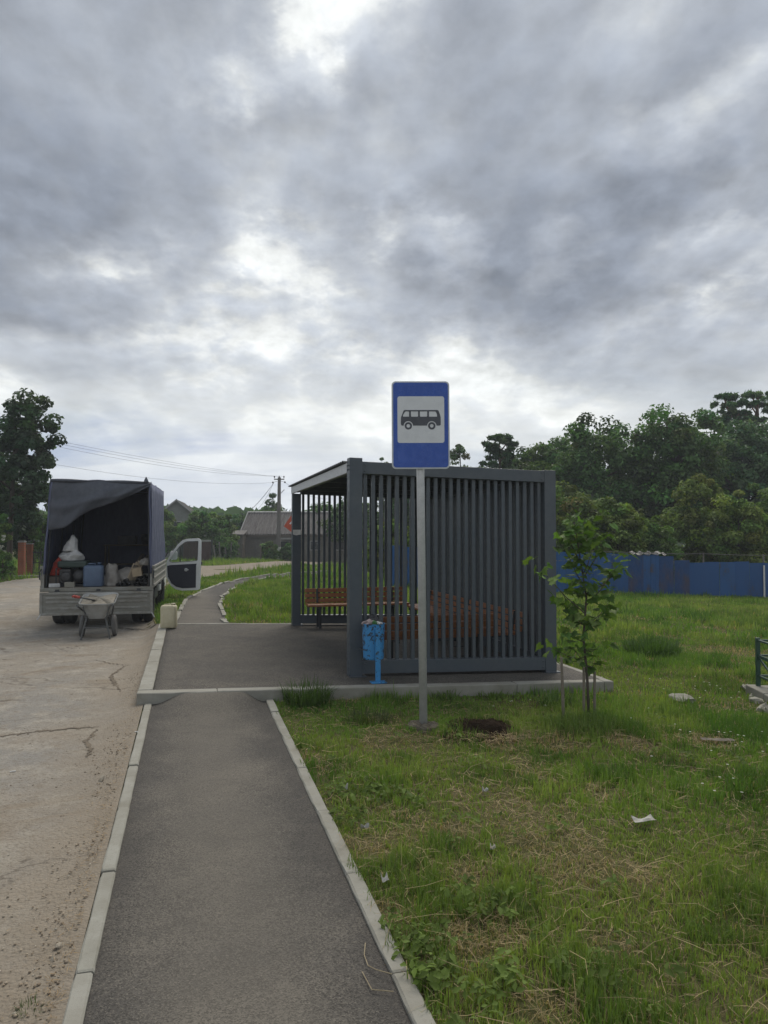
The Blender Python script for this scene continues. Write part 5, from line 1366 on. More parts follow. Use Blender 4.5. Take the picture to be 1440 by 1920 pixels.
def plant(name, label, cat, px, d, top, hw, base=G_DARK, K=70, per=110, leaf=0.24, group=None, bottom=0.12, sy=0.85, rc=0.26, kind='broad', lean=0.0, trunk=0.13, bark='bark', rough=0.28, asp=0.62, dense=True):
    x = px_at(px, d); z = land1(x, d); H = z_at(top, d) - z; rx = hw / F * d
    t = thing(name, label, cat, (x, d, z), rng.random() * 0.4, group)
    if kind == 'broad' and hw > 40 and dense: K, per, leaf, rc = int(K * 2.2), int(per * 0.95), leaf * 0.74, rc * 0.80
    elif kind == 'broad': per, leaf = int(per * 1.5), leaf * 0.8
    b0 = H * bottom; rz = (H - b0) / 2; cz = b0 + rz
    if kind == 'pine':
        cl = []
        tiers = 15
        for i in range(tiers):
            h = b0 + (H - b0) * (i + 0.6) / tiers
            rr = rx * (0.35 + 0.75 * math.sin(math.pi * min(1, 0.15 + 0.85 * i / tiers)) ** 0.8) * (0.7 + 0.5 * rng.random())
            for q in range(11):
                a = rng.random() * 6.28; r = rr * (0.15 + 1.0 * rng.random() ** 0.7)
                cl.append((r * math.cos(a), r * math.sin(a), h + 0.25 * rr * rng.random()))
        cl.append((0, 0, H)); cc = np.array(cl); K = len(cc)
        pos, nr, idx = clump_cloud(cc, np.full(K, rx * rc * 0.58) * (0.5 + 0.9 * rng.random(K)), int(per * 0.8), 0.5, 0.5)
    else:
        cc = crown_clumps(rx, rx * sy, rz, K, rough) * np.array([0.88, 0.88, 0.92]) + np.array([lean * rx, 0, cz]); K = len(cc)
        rcl = rx * rc * (0.6 + 0.8 * rng.random(K))
        pos, nr, idx = clump_cloud(cc, rcl, per)
    pos[:, 2] = np.maximum(pos[:, 2], 0.05)
    L = leaf * (0.65 + 0.7 * rng.random(len(pos)))
    me = leaves_mesh('crown', pos, nr, L, asp, tints(idx, K, base), M['leaf'])
    link('crown', me, t)
    tm = MB(); r0 = max(0.03, trunk * H / 8)
    topc = np.array([lean * rx * 0.8, 0, (cz + rz * 0.45) if kind != 'pine' else H * 0.98])
    mids = [(0.0, 0.0, -0.15), (0.02 * H * rng.normal(), 0.01 * H, b0 * 0.6 + 0.2), tuple(topc * [0.5, 0.5, 0.62]), tuple(topc)]
    tm.tube(mids, [r0 * 1.35, r0, r0 * 0.7, r0 * 0.18], 9)
    for c in cc[rng.permutation(len(cc))[:14]]:
        hs = max(0.12 * H, min(c[2] - 0.25 * abs(c[0]) - 0.1, topc[2] * 0.9)); f = hs / topc[2]
        s = (topc[0] * f * 0.8, 0, hs)
        m_ = (s[0] * 0.5 + c[0] * 0.5, c[1] * 0.5, (s[2] + c[2]) / 2 + 0.04 * H)
        tm.tube([s, m_, tuple(c)], [r0 * 0.42, r0 * 0.28, r0 * 0.08], 5)
    obj('trunk', tm, M[bark], t, smooth=True)
    return t
# --- wood behind the blue fence, right
GR = 'trees of the wood behind the blue fence'
W_ = [
 ('Rounded dark tree left of the gap in the wood, tallest near the shelter', 1112, 41, 793, 104, G_DARK, 80),
 ('Broad dark tree whose crown shows just right of the shelter post', 1035, 43, 832, 84, G_DARK, 70),
 ('Big broad tree with highest rounded crown behind the blue fence', 1266, 40, 762, 104, G_DARK, 90),
 ('Tall dark broadleaf tree at the right edge of the photo', 1385, 42, 772, 92, G_BLUE, 80),
 ('Dark tree filling the notch between the two rounded crowns', 1190, 46, 832, 84, G_DARK, 60),
 ('Dark tree standing behind the shelter roof, left part of the wood', 960, 45, 868, 72, G_BLUE, 60),
 ('Dark tree seen only between the shelter slats behind the bench', 850, 47, 890, 76, G_DARK, 55),
 ('Dark tree right of the far shelter wall seen through its slats', 760, 48, 905, 55, G_BLUE, 55),
 ('Dark crown filling in behind the rounded tree beside the shelter', 1078, 45, 818, 84, G_DARK, 60),
 ('Dark crown between the highest rounded tree and the right edge pines', 1330, 45, 776, 84, G_DARK, 64),
 ('Low dark crown under the leaning pine above the shelter roof', 992, 46, 852, 74, G_DARK, 56),
 ('Dark tree cut by the right edge of the photo', 1468, 41, 785, 84, G_BLUE, 70),
]
for lab, px, d, top, hw, base, K in W_:
    plant('broadleaf_tree', lab[0].lower() + lab[1:], 'tree', px, d, top, hw, base, K, 120, 0.30, GR, 0.10)
plant('pine_tree', 'pine with ragged crown and reddish trunk, left of two at the right edge', 'pine tree', 1372, 47, 740, 44, G_BLUE, 60, 42, 0.42, GR, 0.30, kind='pine', bark='pine_bark', asp=0.22, rc=0.30)
plant('pine_tree', 'pine with ragged crown at the top right corner of the wood', 'pine tree', 1424, 47, 737, 46, G_BLUE, 60, 42, 0.42, GR, 0.30, kind='pine', bark='pine_bark', asp=0.22, rc=0.30)
plant('pine_tree', 'pine leaning out at the left end of the wood above the shelter', 'pine tree', 937, 44, 818, 40, G_BLUE, 60, 46, 0.40, GR, 0.28, kind='pine', bark='pine_bark', asp=0.25, rc=0.34)
plant('birch_tree', 'thin pale birch showing to the right of the bus stop sign', 'birch tree', 864, 42, 830, 30, G_BIRCH, 46, 60, 0.18, None, 0.25, rc=0.34, trunk=0.06)
plant('birch_tree', 'slender birch top showing over the shelter left of the sign', 'birch tree', 716, 45, 836, 20, G_BIRCH, 34, 40, 0.16, None, 0.3, rc=0.36, trunk=0.05)
GS = 'shrubs crowding behind the blue fence'
S_ = [('olive green shrub behind the blue fence beside the shelter post', 1088, 31, 905, 74, 60), ('lighter rounded shrub spilling over the fence behind the young maple', 1158, 29, 930, 66, 50), ('olive shrub in the middle of the fence below the tall gap', 1215, 30, 962, 52, 44),
      ('broad light olive shrub under the highest crown', 1306, 32, 898, 66, 60), ('dense mid green shrub near the right end of the fence', 1385, 30, 920, 64, 56), ('mid green shrub at the right edge above the fence', 1452, 31, 895, 60, 54),
      ('shrub just behind the near right shelter post', 1032, 33, 915, 50, 44), ('shrub seen through the shelter slats left of the sign pole', 740, 31, 975, 60, 44), ('shrub seen through the shelter slats at the back wall', 860, 32, 960, 70, 44), ('shrub behind the back wall of the shelter, right half', 950, 31, 950, 60, 44)]
for i, (lab, px, d, top, hw, K) in enumerate(S_):
    plant('shrub', lab, 'shrub', px, d, top, hw, (G_OLIVE, G_OLIVE, G_MID)[i % 3] if px > 1340 or i < 4 else G_OLIVE, K, 120, 0.20, GS, 0.0, rc=0.30, trunk=0.08, asp=0.6)
# --- left verge
plant('broadleaf_tree', 'large dark broadleaf tree behind the brick gate pillar, left edge', 'tree', 20, 31, 738, 84, (0.050, 0.090, 0.046), 120, 90, 0.22, None, 0.06, lean=0.06, rough=0.48, rc=0.20, asp=0.72, dense=False)
plant('broadleaf_tree', 'lower dark tree under the large one at the left edge', 'tree', -15, 33, 850, 70, (0.044, 0.075, 0.040), 60, 110, 0.24, None, 0.05)
plant('shrub', 'olive bush between the left tree and the truck cover', 'shrub', 80, 34, 905, 36, G_MID, 40, 110, 0.18, None, 0.0, rc=0.32, trunk=0.06)
plant('shrub', 'dark bush behind the iron gate beside the truck', 'shrub', 62, 36, 935, 46, G_DARK, 44, 110, 0.18, None, 0.0, rc=0.32, trunk=0.06)
plant('shrub', 'low weedy bush before the brick pillar at the left edge', 'shrub', 6, 28.5, 1030, 22, G_MID, 30, 70, 0.10, None, 0.0, rc=0.34, trunk=0.04)
wb_ = plant('flowering_bush', 'bush with white blossom heads at the left picture edge', 'flowering bush', -6, 29, 950, 22, G_MID, 30, 80, 0.13, None, 0.0, rc=0.34, trunk=0.05)
cc = np.stack([rng.uniform(-0.45, 0.45, 16), -0.42 + 0.1 * rng.random(16), rng.uniform(0.5, 1.9, 16)], 1)
pos, nr, idx = clump_cloud(cc, np.full(16, 0.09), 30, 0.7)
link('blossom', leaves_mesh('blossom', pos, nr, np.full(len(pos), 0.05), 0.8, np.full((len(pos), 3), 0.55), M['leaf']), wb_)
# --- bushes and trees down the road
B_ = [('tall bush right of the truck cover below the gable', 338, 56, 972, 36, G_MID), ('bush behind the brown gate and open door', 388, 57, 950, 34, G_DARK), ('broad bush left of the wooden shed', 418, 59, 957, 32, G_MID), ('dark bush beside the long roof', 446, 66, 962, 22, G_DARK), ('weedy low bush at the foot of the utility pole', 506, 59, 1018, 16, G_MID), ('dark low bush right of the utility pole', 540, 59.5, 1022, 14, G_DARK), ('scrubby bush against the garden fence posts', 412, 56.5, 1010, 34, G_DARK),
      ('bush behind the truck cover on the road bend', 300, 58, 950, 36, G_MID), ('low scrub seen under the truck between the wheels', 225, 52, 985, 80, G_DARK), ('bush on the verge left behind the truck', 140, 46, 960, 50, G_DARK)]
for lab, px, d, top, hw, base in B_:
    plant('bush', lab, 'bush', px, d, top, hw, base, 44, 100, 0.24, 'bushes along the far side of the road', 0.0, rc=0.32, trunk=0.06)
plant('broadleaf_tree', 'tree rising behind the ridge of the long grey roof', 'tree', 505, 74, 936, 30, G_DARK, 40, 80, 0.32, None, 0.2, rc=0.34, rough=0.5)
plant('broadleaf_tree', 'small tree at the left end of the long grey roof', 'tree', 467, 76, 952, 20, G_DARK, 26, 70, 0.30, None, 0.2, rc=0.36)
for lab, px, d, top, hw in (('dark tree across the road seen through the far slats, left', 590, 66, 945, 40), ('dark tree across the road seen through the far slats, right', 655, 60, 925, 46)):
    plant('broadleaf_tree', lab, 'tree', px, d, top, hw, G_DARK, 44, 90, 0.32, None, 0.1, rc=0.32)
# --- far wood closing the horizon
N_ = 9000
fx = rng.uniform(-150, 150, N_); fy = rng.uniform(105, 125, N_)
fh = (2.6 + 5.5 * fbm(fx * 0.05, fy * 0 + 3, 4)) * rng.random(N_) ** 0.6
pos = np.stack([fx, fy, land(fx, fy, False) + fh], 1)
me = leaves_mesh('far_wood', pos, rng.normal(size=(N_, 3)) + [0, -0.5, 0.8], 1.5 + rng.random(N_), 0.75, np.clip(np.array(G_BLUE) * (1 + 0.25 * rng.normal(size=(N_, 1))), 0.01, 0.2), M['leaf'])
tag(link('far_wood', me), 'low dark belt of far trees along the horizon', 'woodland', kind='stuff')

# ------------------------------------------------------------------ young maple with large lobed leaves
SX, SY_ = 2.06, 7.62; sz_ = land1(SX, SY_)
sap = thing('maple_sapling', 'young maple with big lobed leaves in the grass by the shelter', 'sapling', (SX, SY_, sz_), 0)
stem_pts = [(0.02, 0, -0.1), (0.005, 0, 0.35), (-0.03, 0.01, 0.8), (0.0, 0, 1.2), (-0.06, 0, 1.6), (-0.12, 0.0, 1.98)]
stm = MB().tube(stem_pts, [0.017, 0.014, 0.012, 0.010, 0.007, 0.004], 8)
def along(pts, t):
    t *= len(pts) - 1; i = min(int(t), len(pts) - 2); return Vector(pts[i]).lerp(Vector(pts[i + 1]), t - i)
ends = []
for t, dx, dy, dz, nl in ((0.27, 0.12, 0.0, 0.05, 5), (0.31, -0.13, -0.1, 0.08, 6), (0.34, 0.16, 0.0, 0.05, 7), (0.38, -0.16, -0.1, 0.12, 8), (0.48, 0.14, -0.12, 0.1, 9), (0.5, -0.10, 0.05, 0.08, 8), (0.30, -0.34, -0.06, 0.12, 7), (0.42, 0.26, 0.05, 0.30, 10), (0.46, -0.22, 0.10, 0.25, 9), (0.52, -0.42, -0.04, 0.42, 13), (0.56, 0.30, -0.05, 0.40, 12), (0.62, 0.38, 0.1, 0.24, 9), (0.66, -0.20, -0.10, 0.34, 11), (0.70, 0.24, 0.05, 0.42, 13), (0.78, -0.14, -0.05, 0.28, 11), (0.84, 0.10, 0.05, 0.26, 9), (0.60, -0.12, -0.16, 0.2, 9), (0.72, 0.06, -0.14, 0.25, 9)):
    s = along(stem_pts, t); e = s + Vector((dx, dy, dz)); m_ = s.lerp(e, 0.5) + Vector((0, 0, -0.03))
    stm.tube([s, m_, e], [0.007, 0.005, 0.002], 5); ends.append((s, m_, e, nl))
ends.append((along(stem_pts, 0.8), along(stem_pts, 0.92), along(stem_pts, 1.0), 14))
obj('stem', stm, M['bark'], sap, smooth=True)
half = [(0, -0.02), (0.06, -0.10), (0.17, -0.13), (0.30, -0.22), (0.31, -0.10), (0.47, -0.02), (0.34, 0.06), (0.42, 0.20), (0.30, 0.20), (0.32, 0.36), (0.20, 0.27), (0.16, 0.40), (0.10, 0.42), (0, 0.68)]
def maple_leaf(v):
    pts = half + [(-x, y) for x, y in reversed(half[1:-1])]
    rr = random.Random(v)
    vs = [(0, 0.12, 0.0)] + [(x, y + 0.2, 0.10 * abs(x) - 0.22 * (y * y) - 0.25 * x * x + 0.02 * rr.gauss(0, 1)) for x, y in pts]
    n = len(pts); tri_ = [(0, 1 + i, 1 + (i + 1) % n) for i in range(n)]
    c = np.array((0.100, 0.190, 0.048)) * (0.62, 0.9, 1.15, 0.75)[v % 4] * np.array([1 + 0.1 * (v % 3), 1, 1])
    me = np_mesh('leaf', np.array(vs), np.array(tri_), M['leaf'], np.tile(c, (n + 1, 1)))
    return me
mls = [maple_leaf(v) for v in range(8)]
for s, m_, e, nl in ends:
    for q in range(int(nl * 1.62)):
        t = 0.25 + 0.65 * (q + random.random()) / nl
        p = s.lerp(m_, t * 2) if t < 0.5 else m_.lerp(e, t * 2 - 1)
        p = p + Vector((random.gauss(0, 0.055), random.gauss(0, 0.055), random.gauss(0, 0.045)))
        link('leaf', mls[random.randrange(8)], sap, p, (random.gauss(-0.35, 0.45), random.gauss(0, 0.45), random.uniform(0, 6.28)), random.uniform(0.095, 0.165))
M['stake_wood'] = mk_wood('grey_stake', (0.22, 0.19, 0.15), (0.14, 0.12, 0.09), 0.9)
kx, ky = at(1057, 1350)
o = obj('wooden_stake', MB().tube([(0, 0, -0.15), (-0.01, 0, 0.30), (-0.02, 0.0, 0.62)], [0.017, 0.016, 0.012], 7), M['stake_wood'], None, (kx, ky, land1(kx, ky))); tag(o, 'thin grey wooden stake in the grass left of the young maple', 'stake')
for i, (px, hh) in enumerate(((1092, 0.50), (1112, 0.45))):
    kx, ky = at(px, 1342)
    o = obj('wooden_stake', MB().tube([(0, 0, -0.15), (0.005, 0, hh)], [0.016, 0.014], 7), M['stake_wood'], None, (kx, ky - 0.05, land1(kx, ky)))
    tag(o, ('pale wooden stake just left of the young maple stem', 'pale wooden stake just right of the young maple stem')[i], 'stake', 'stakes at the maple stem')

# ------------------------------------------------------------------ grass
def inside(poly, x, y):
    poly = np.array(poly); r = np.zeros(len(x), bool); j = len(poly) - 1
    for i in range(len(poly)):
        xi, yi = poly[i]; xj, yj = poly[j]
        c = ((yi > y) != (yj > y)) & (x < (xj - xi) * (y - yi) / (yj - yi + 1e-12) + xi); r ^= c; j = i
    return r
road_poly = road_left + road_right[::-1]
far_poly = fl + fr[::-1]
def grassy(x, y):
    u, v = to_uv(x, y)
    ok = ~((u > -0.46) & (u < 0.865 + 0.025 * (fbm(x * 9, y * 9, 2) - 0.65) * 4) & (v < 8.0))
    ok &= ~((u > -0.60) & (u < 4.93) & (v > 7.95) & (v < 13.95))
    ok &= ~inside(road_poly, x, y) & ~inside(far_poly, x, y)
    ok &= ~((u < -0.4) & (v < 14.2))
    ok &= np.hypot((x - HOLE[0]) / 1.0, y - HOLE[1]) > 0.25 + 0.10 * fbm(x * 6, y * 6, 2)
    ok &= np.hypot(x - POLE_AT[0], y - POLE_AT[1]) > 0.10 + 0.14 * fbm(x * 7, y * 7, 2)
    ok &= ~((np.abs(x - RX) < 0.13) & (y < RY + 0.1) & (y > RY - 1.7))
    ok &= np.abs(x) < y * 0.53 + 2.0
    return ok
STRAW = [(*at(px, py), r) for px, py, r in ((1095, 1612, .42), (1010, 1590, .25), (885, 1765, .20), (940, 1755, .18), (1045, 1395, .30), (940, 1395, .22), (1128, 1490, .20), (722, 1720, .13), (870, 1640, .15), (690, 1590, .16), (1180, 1640, .22), (640, 1310, .3), (850, 1560, .16), (1150, 1780, .14), (1330, 1395, .25), (1380, 1225, .9), (1180, 1400, .25), (1020, 1890, .15))]
def straw_amount(x, y):
    s = 0.15 + 0.65 * sst(0.60, 0.78, fbm(x * 1.7 + 40, y * 1.7, 4))
    for cx_, cy_, r in STRAW:
        dd = np.hypot(x - cx_, (y - cy_) * 0.8) / r + 0.7 * (fbm(x * 5, y * 5, 3) - 0.5)
        s = np.maximum(s, 0.92 * (1 - sst(0.40, 1.25, dd)))
    return np.clip(s, 0, 1)
def blades(n_area, y0, y1, width, height, segs, lim=None):
    x0, x1 = (-y1 * 0.53 - 2.0, y1 * 0.53 + 2.0)
    if lim: x0, x1 = max(x0, lim[0]), min(x1, lim[1])
    N = int((x1 - x0) * (y1 - y0) * n_area)
    x, y = rng.uniform(x0, x1, N), rng.uniform(y0, y1, N)
    # tussocks: pull blades together
    cl = rng.random(N) < 0.45
    gxx, gyy = np.floor(x / 0.09), np.floor(y / 0.09)
    jx = gxx * 0.09 + 0.09 * _tab[gxx.astype(int) & 255, gyy.astype(int) & 255]
    jy = gyy * 0.09 + 0.09 * _tab[(gyy.astype(int) + 91) & 255, gxx.astype(int) & 255]
    x = np.where(cl, jx + rng.normal(0, 0.016, N), x); y = np.where(cl, jy + rng.normal(0, 0.016, N), y)
    k = grassy(x, y); x, y = x[k], y[k]; N = len(x)
    st = straw_amount(x, y)
    is_straw = rng.random(N) < st * 0.92
    keep = rng.random(N) < 1 - 0.35 * st
    x, y, st, is_straw = x[keep], y[keep], st[keep], is_straw[keep]; N = len(x)
    z = land(x, y)
    tall = 0.55 + 0.9 * sst(0.35, 0.7, fbm(x * 1.3 + 9, y * 1.3, 4)) + 0.35 * (fbm(x * 7, y * 7, 2) - 0.5)
    tus = sst(0.50, 0.66, fbm(x * 2.3 + 21, y * 2.3 + 4, 4)); tall = tall * (0.78 + 0.42 * tus)
    tall = tall * (0.55 + 0.45 * sst(0.9, 1.5, to_uv(x, y)[0]) + 0.45 * (to_uv(x, y)[0] < 0.5))
    h = 0.92 * height * tall * rng.lognormal(0, 0.32, N) * np.where(is_straw, 0.8, 1.0) * (1 - 0.45 * st)
    az = rng.uniform(0, 2 * np.pi, N); lean = np.where(is_straw, rng.uniform(0.6, 1.45, N), np.abs(rng.normal(0.35, 0.28, N)))
    dx, dy = np.cos(az), np.sin(az)
    w = width * (0.6 + 0.8 * rng.random(N)) * np.where(is_straw, 0.7, 1)
    sx, sy_ = -dy * w / 2, dx * w / 2
    s1, c1 = np.sin(lean * 0.6), np.cos(lean * 0.6); s2, c2 = np.sin(np.minimum(lean * 1.5, 1.75)), np.cos(np.minimum(lean * 1.5, 1.75))
    m_ = np.stack([x + dx * h * 0.55 * s1, y + dy * h * 0.55 * s1, z + h * 0.55 * c1], 1)
    tip = m_ + np.stack([dx * h * 0.45 * s2, dy * h * 0.45 * s2, h * 0.45 * c2 + 0.004], 1)
    b = np.stack([x, y, z - 0.01], 1); side = np.stack([sx, sy_, 0 * sx], 1)
    g1, g2, g3 = np.array((0.122, 0.212, 0.034)), np.array((0.205, 0.262, 0.060)), np.array((0.068, 0.130, 0.028))
    p1 = sst(0.35, 0.65, fbm(x * 0.8 + 3, y * 0.8 + 8, 4))[:, None]; p2 = rng.random((N, 1))
    col = g1 * (1 - p1) + g2 * p1; col = col * (1 - 0.45 * p2) + g3 * 0.45 * p2
    col = col * (1.22 - 0.44 * tus[:, None]) * (1 + np.array((-0.10, 0.03, 0.0)) * tus[:, None])
    straw_c = np.array((0.36, 0.275, 0.145)) * (0.65 + 0.6 * rng.random((N, 1)))
    col = np.where(is_straw[:, None], straw_c, col) * (0.8 + 0.4 * rng.random((N, 1)))
    if segs == 2:
        V = np.stack([b - side, b + side, m_ - side * 0.75, m_ + side * 0.75, tip], 1); o = (np.arange(N) * 5)[:, None]
        T_ = np.concatenate([o + [0, 1, 3], o + [0, 3, 2], o + [2, 3, 4]]); C = np.repeat(col, 5, 0)
    else:
        V = np.stack([b - side, b + side, tip], 1); o = (np.arange(N) * 3)[:, None]
        T_ = o + [0, 1, 2]; C = np.repeat(col, 3, 0)
    return V.reshape(-1, 3), T_, C
parts = [blades(9500, 1.7, 4.6, 0.0046, 0.068, 2, (-0.6, 4.2)), blades(5200, 4.6, 8.2, 0.0062, 0.070, 2, (-1.6, 6.2)), blades(2100, 8.2, 14, 0.010, 0.085, 2, (-6, 9.5)),
         blades(620, 14, 28, 0.020, 0.12, 2), blades(90, 28, 62, 0.05, 0.22, 1)]
V, T_, C, o_ = [], [], [], 0
for v_, t_, c_2 in parts:
    V.append(v_); T_.append(t_ + o_); C.append(c_2); o_ += len(v_)
print('grass tris', sum(len(t) for t in T_))
tag(link('grass', np_mesh('grass', np.concatenate(V), np.concatenate(T_), M['blade'], np.concatenate(C))), 'rough mown meadow grass with straw coloured patches', 'grass', kind='stuff')
# loose straw: long thin stems lying over the grass
def loose(N, y0, y1, lim, weight_straw, length, w, lift, spots=None):
    x, y = spots or (rng.uniform(lim[0], lim[1], N * 6), rng.uniform(y0, y1, N * 6))
    k = grassy(x, y); x, y = (x[k], y[k]) if spots is None else (x, y)
    k = rng.random(len(x)) < (1 - weight_straw) + weight_straw * straw_amount(x, y); x, y = x[k][:N], y[k][:N]; N = len(x)
    L = length * (0.4 + rng.random(N)); az = rng.uniform(0, 6.28, N); z = land(x, y) + lift * rng.random(N)
    bend = rng.normal(0, 0.25, N)
    P0 = np.stack([x, y, z], 1); d0 = np.stack([np.cos(az), np.sin(az), rng.normal(0.05, 0.12, N)], 1)
    d1 = np.stack([np.cos(az + bend), np.sin(az + bend), rng.normal(-0.1, 0.15, N)], 1)
    P1 = P0 + d0 * L[:, None] / 2; P2 = P1 + d1 * L[:, None] / 2
    sd = np.stack([-np.sin(az), np.cos(az), 0.3 * np.ones(N)], 1) * (w * (0.6 + 0.8 * rng.random(N)))[:, None] / 2
    V = np.stack([P0 - sd, P0 + sd, P1 - sd, P1 + sd, P2 - sd * .6, P2 + sd * .6], 1); o = (np.arange(N) * 6)[:, None]
    T_ = np.concatenate([o + [0, 1, 3], o + [0, 3, 2], o + [2, 3, 5], o + [2, 5, 4]])
    c = np.array((0.35, 0.27, 0.145)) * (0.5 + 0.75 * rng.random((N, 1)))
    return V.reshape(-1, 3), T_, np.repeat(c, 6, 0)
ls = [loose(4600, 2.0, 5.0, (-0.5, 3.2), 0.8, 0.085, 0.0022, 0.055), loose(4200, 5.0, 8.2, (-1.4, 4.8), 0.85, 0.10, 0.0034, 0.05), loose(600, 2.0, 6, (-0.6, 3.4), 0.2, 0.19, 0.0022, 0.09)]
n_ = 420; a_ = rng.normal(-0.75, 0.75, n_); r_ = 0.31 + 0.16 * rng.random(n_)
ls.append(loose(n_, 0, 0, (0, 0), 0, 0.10, 0.0036, 0.04, (HOLE[0] + 1.0 * r_ * np.cos(a_), HOLE[1] + r_ * np.sin(a_))))
V, T_, C, o_ = [], [], [], 0
for v_, t_, c_2 in ls:
    V.append(v_); T_.append(t_ + o_); C.append(c_2); o_ += len(v_)
tag(link('straw', np_mesh('straw', np.concatenate(V), np.concatenate(T_), M['blade'], np.concatenate(C))), 'dry cut straw lying over the meadow grass', 'straw', kind='stuff')
# broad leaved weeds
def rosettes(spots, nl, L, name, label, base):
    c, n, ln, tt = [], [], [], []
    for (x, y) in spots:
        z = land1(x, y); k = nl + rng.integers(-3, 4); s = 0.7 + 0.6 * rng.random(); b = np.array(base) * (0.7 + 0.6 * rng.random())
        for q in range(max(3, k)):
            a = rng.random() * 6.28; r = L * s * (0.25 + 0.9 * rng.random()); e = rng.random()
            c.append((x + r * math.cos(a), y + r * math.sin(a), z + 0.03 + 0.06 * e)); n.append((0.5 * math.cos(a) + 0.2 * rng.normal(), 0.5 * math.sin(a) - 0.15, 0.9)); ln.append(L * s * (0.7 + 0.6 * rng.random())); tt.append(b * (0.8 + 0.4 * rng.random()))
    return leaves_mesh(name, np.array(c), np.array(n), np.array(ln), 0.55, np.array(tt), M['leaf'], 0.12)
sp = []
for px, py, r, n in ((800, 1830, .28, 26), (900, 1860, .25, 18), (760, 1750, .12, 8), (955, 1725, .14, 8), (700, 1505, .2, 16), (640, 1480, .15, 10), (1080, 1850, .2, 8), (660, 1540, .12, 8), (930, 1690, .15, 6)):
    cx_, cy_ = at(px, py)
    sp += [(cx_ + rng.normal() * r * 0.6, cy_ + rng.normal() * r * 0.6) for _ in range(n)]
sp = [p for p in sp if grassy(np.array([p[0]]), np.array([p[1]]))[0]]
xs_, ys_ = rng.uniform(-1, 5, 900), rng.uniform(2.2, 8, 900); k = grassy(xs_, ys_) & (fbm(xs_ * 1.1 + 50, ys_ * 1.1, 3) > 0.52)
sp += list(zip(xs_[k][:80], ys_[k][:80]))
tag(link('weeds', rosettes(sp, 8, 0.040, 'weeds', '', (0.110, 0.160, 0.036))), 'low broad leaved weeds growing among the grass', 'weeds', kind='stuff')
# single grass tufts
def tuft(px, py, r, h, n, label, base=(0.040, 0.085, 0.018), w=0.008, xy=None):
    x, y = xy or at(px, py)
    z = land1(x, y); a = rng.uniform(0, 6.28, n); rr = r * np.sqrt(rng.random(n)); hh = h * (0.5 + 0.6 * rng.random(n)); az = a + rng.normal(0, 0.6, n); le = np.clip(rng.normal(0.5, 0.3, n), 0, 1.3)
    b = np.stack([rr * np.cos(a), rr * np.sin(a), land(x + rr * np.cos(a), y + rr * np.sin(a)) - z - 0.02], 1)
    d = np.stack([np.cos(az), np.sin(az), 0 * az], 1)
    m_ = b + d * (hh * 0.55 * np.sin(le * 0.6))[:, None]; m_[:, 2] += hh * 0.55 * np.cos(le * .6)
    t = m_ + d * (hh * 0.45 * np.sin(le * 1.5))[:, None]; t[:, 2] += hh * 0.45 * np.cos(le * 1.5)
    s = np.stack([-np.sin(az), np.cos(az), 0 * az], 1) * w / 2
    V = np.stack([b - s, b + s, m_ - s * .8, m_ + s * .8, t], 1); o = (np.arange(n) * 5)[:, None]
    T_ = np.concatenate([o + [0, 1, 3], o + [0, 3, 2], o + [2, 3, 4]])
    c = np.array(base) * (0.7 + 0.6 * rng.random((n, 1)))
    return tag(link('grass_tuft', np_mesh('grass_tuft', V.reshape(-1, 3), T_, M['blade'], np.repeat(c, 5, 0)), None, (x, y, z)), label, 'grass tuft')
tuft(0, 0, 0.24, 0.30, 420, 'tall dark weed tuft against the kerb corner where path meets platform', (0.062, 0.105, 0.030), 0.010, xy=uv(1.22, 7.86))
tuft(0, 0, 0.16, 0.13, 120, 'small weed tuft at the kerb below the litter bin', (0.09, 0.15, 0.035), 0.010, xy=uv(2.0, 7.86))
tuft(0, 0, 0.14, 0.15, 110, 'weed tuft at the kerb right of the sign pole', (0.09, 0.14, 0.035), 0.010, xy=uv(2.75, 7.84))
tuft(0, 0, 0.17, 0.12, 120, 'weed tuft at the kerb below the shelter middle', (0.10, 0.15, 0.035), 0.010, xy=uv(3.3, 7.84))
tuft(1222, 1228, 0.42, 0.34, 800, 'tall dark green grass clump in the meadow right of the maple', (0.060, 0.115, 0.028), 0.012)
tuft(55, 1900, 0.045, 0.07, 90, 'small green grass tuft growing in the dirt at the lower left', (0.060, 0.105, 0.025), 0.004)
tuft(1045, 1325, 0.20, 0.20, 260, 'weed tuft at the foot of the thin stake', (0.08, 0.14, 0.03), 0.009)
tuft(690, 1350, 0.22, 0.16, 260, 'dark weed tuft left of the sign foot', (0.075, 0.100, 0.035), 0.009)

# ------------------------------------------------------------------ small things on the ground
M['dirty_paper'] = paint('dirty_paper', (0.42, 0.42, 0.40), (0.22, 0.21, 0.17), 0.6, 22, 0.9)
M['road_stone'] = paint('road_stone', (0.30, 0.265, 0.21), (0.20, 0.17, 0.13), 0.5, 20, 1.0, 0, 0.4)
M['dark_crumb'] = paint('dark_crumb', (0.075, 0.062, 0.048), (0.11, 0.095, 0.075), 0.5, 20, 1.0, 0, 0.3)
for px, py, r, lab in ((190, 1468, 0.032, 'pale stone lying by the crack in the worn road'), (112, 1782, 0.026, 'flat pale stone at the lower left of the road'), (97, 1808, 0.018, 'small brown stone below the flat pale one')):
    stone(px, py, r * 0.75, (1.5, 0.9, 0.5), int(px), lab, 'road_stone', 'stone', sub=1)
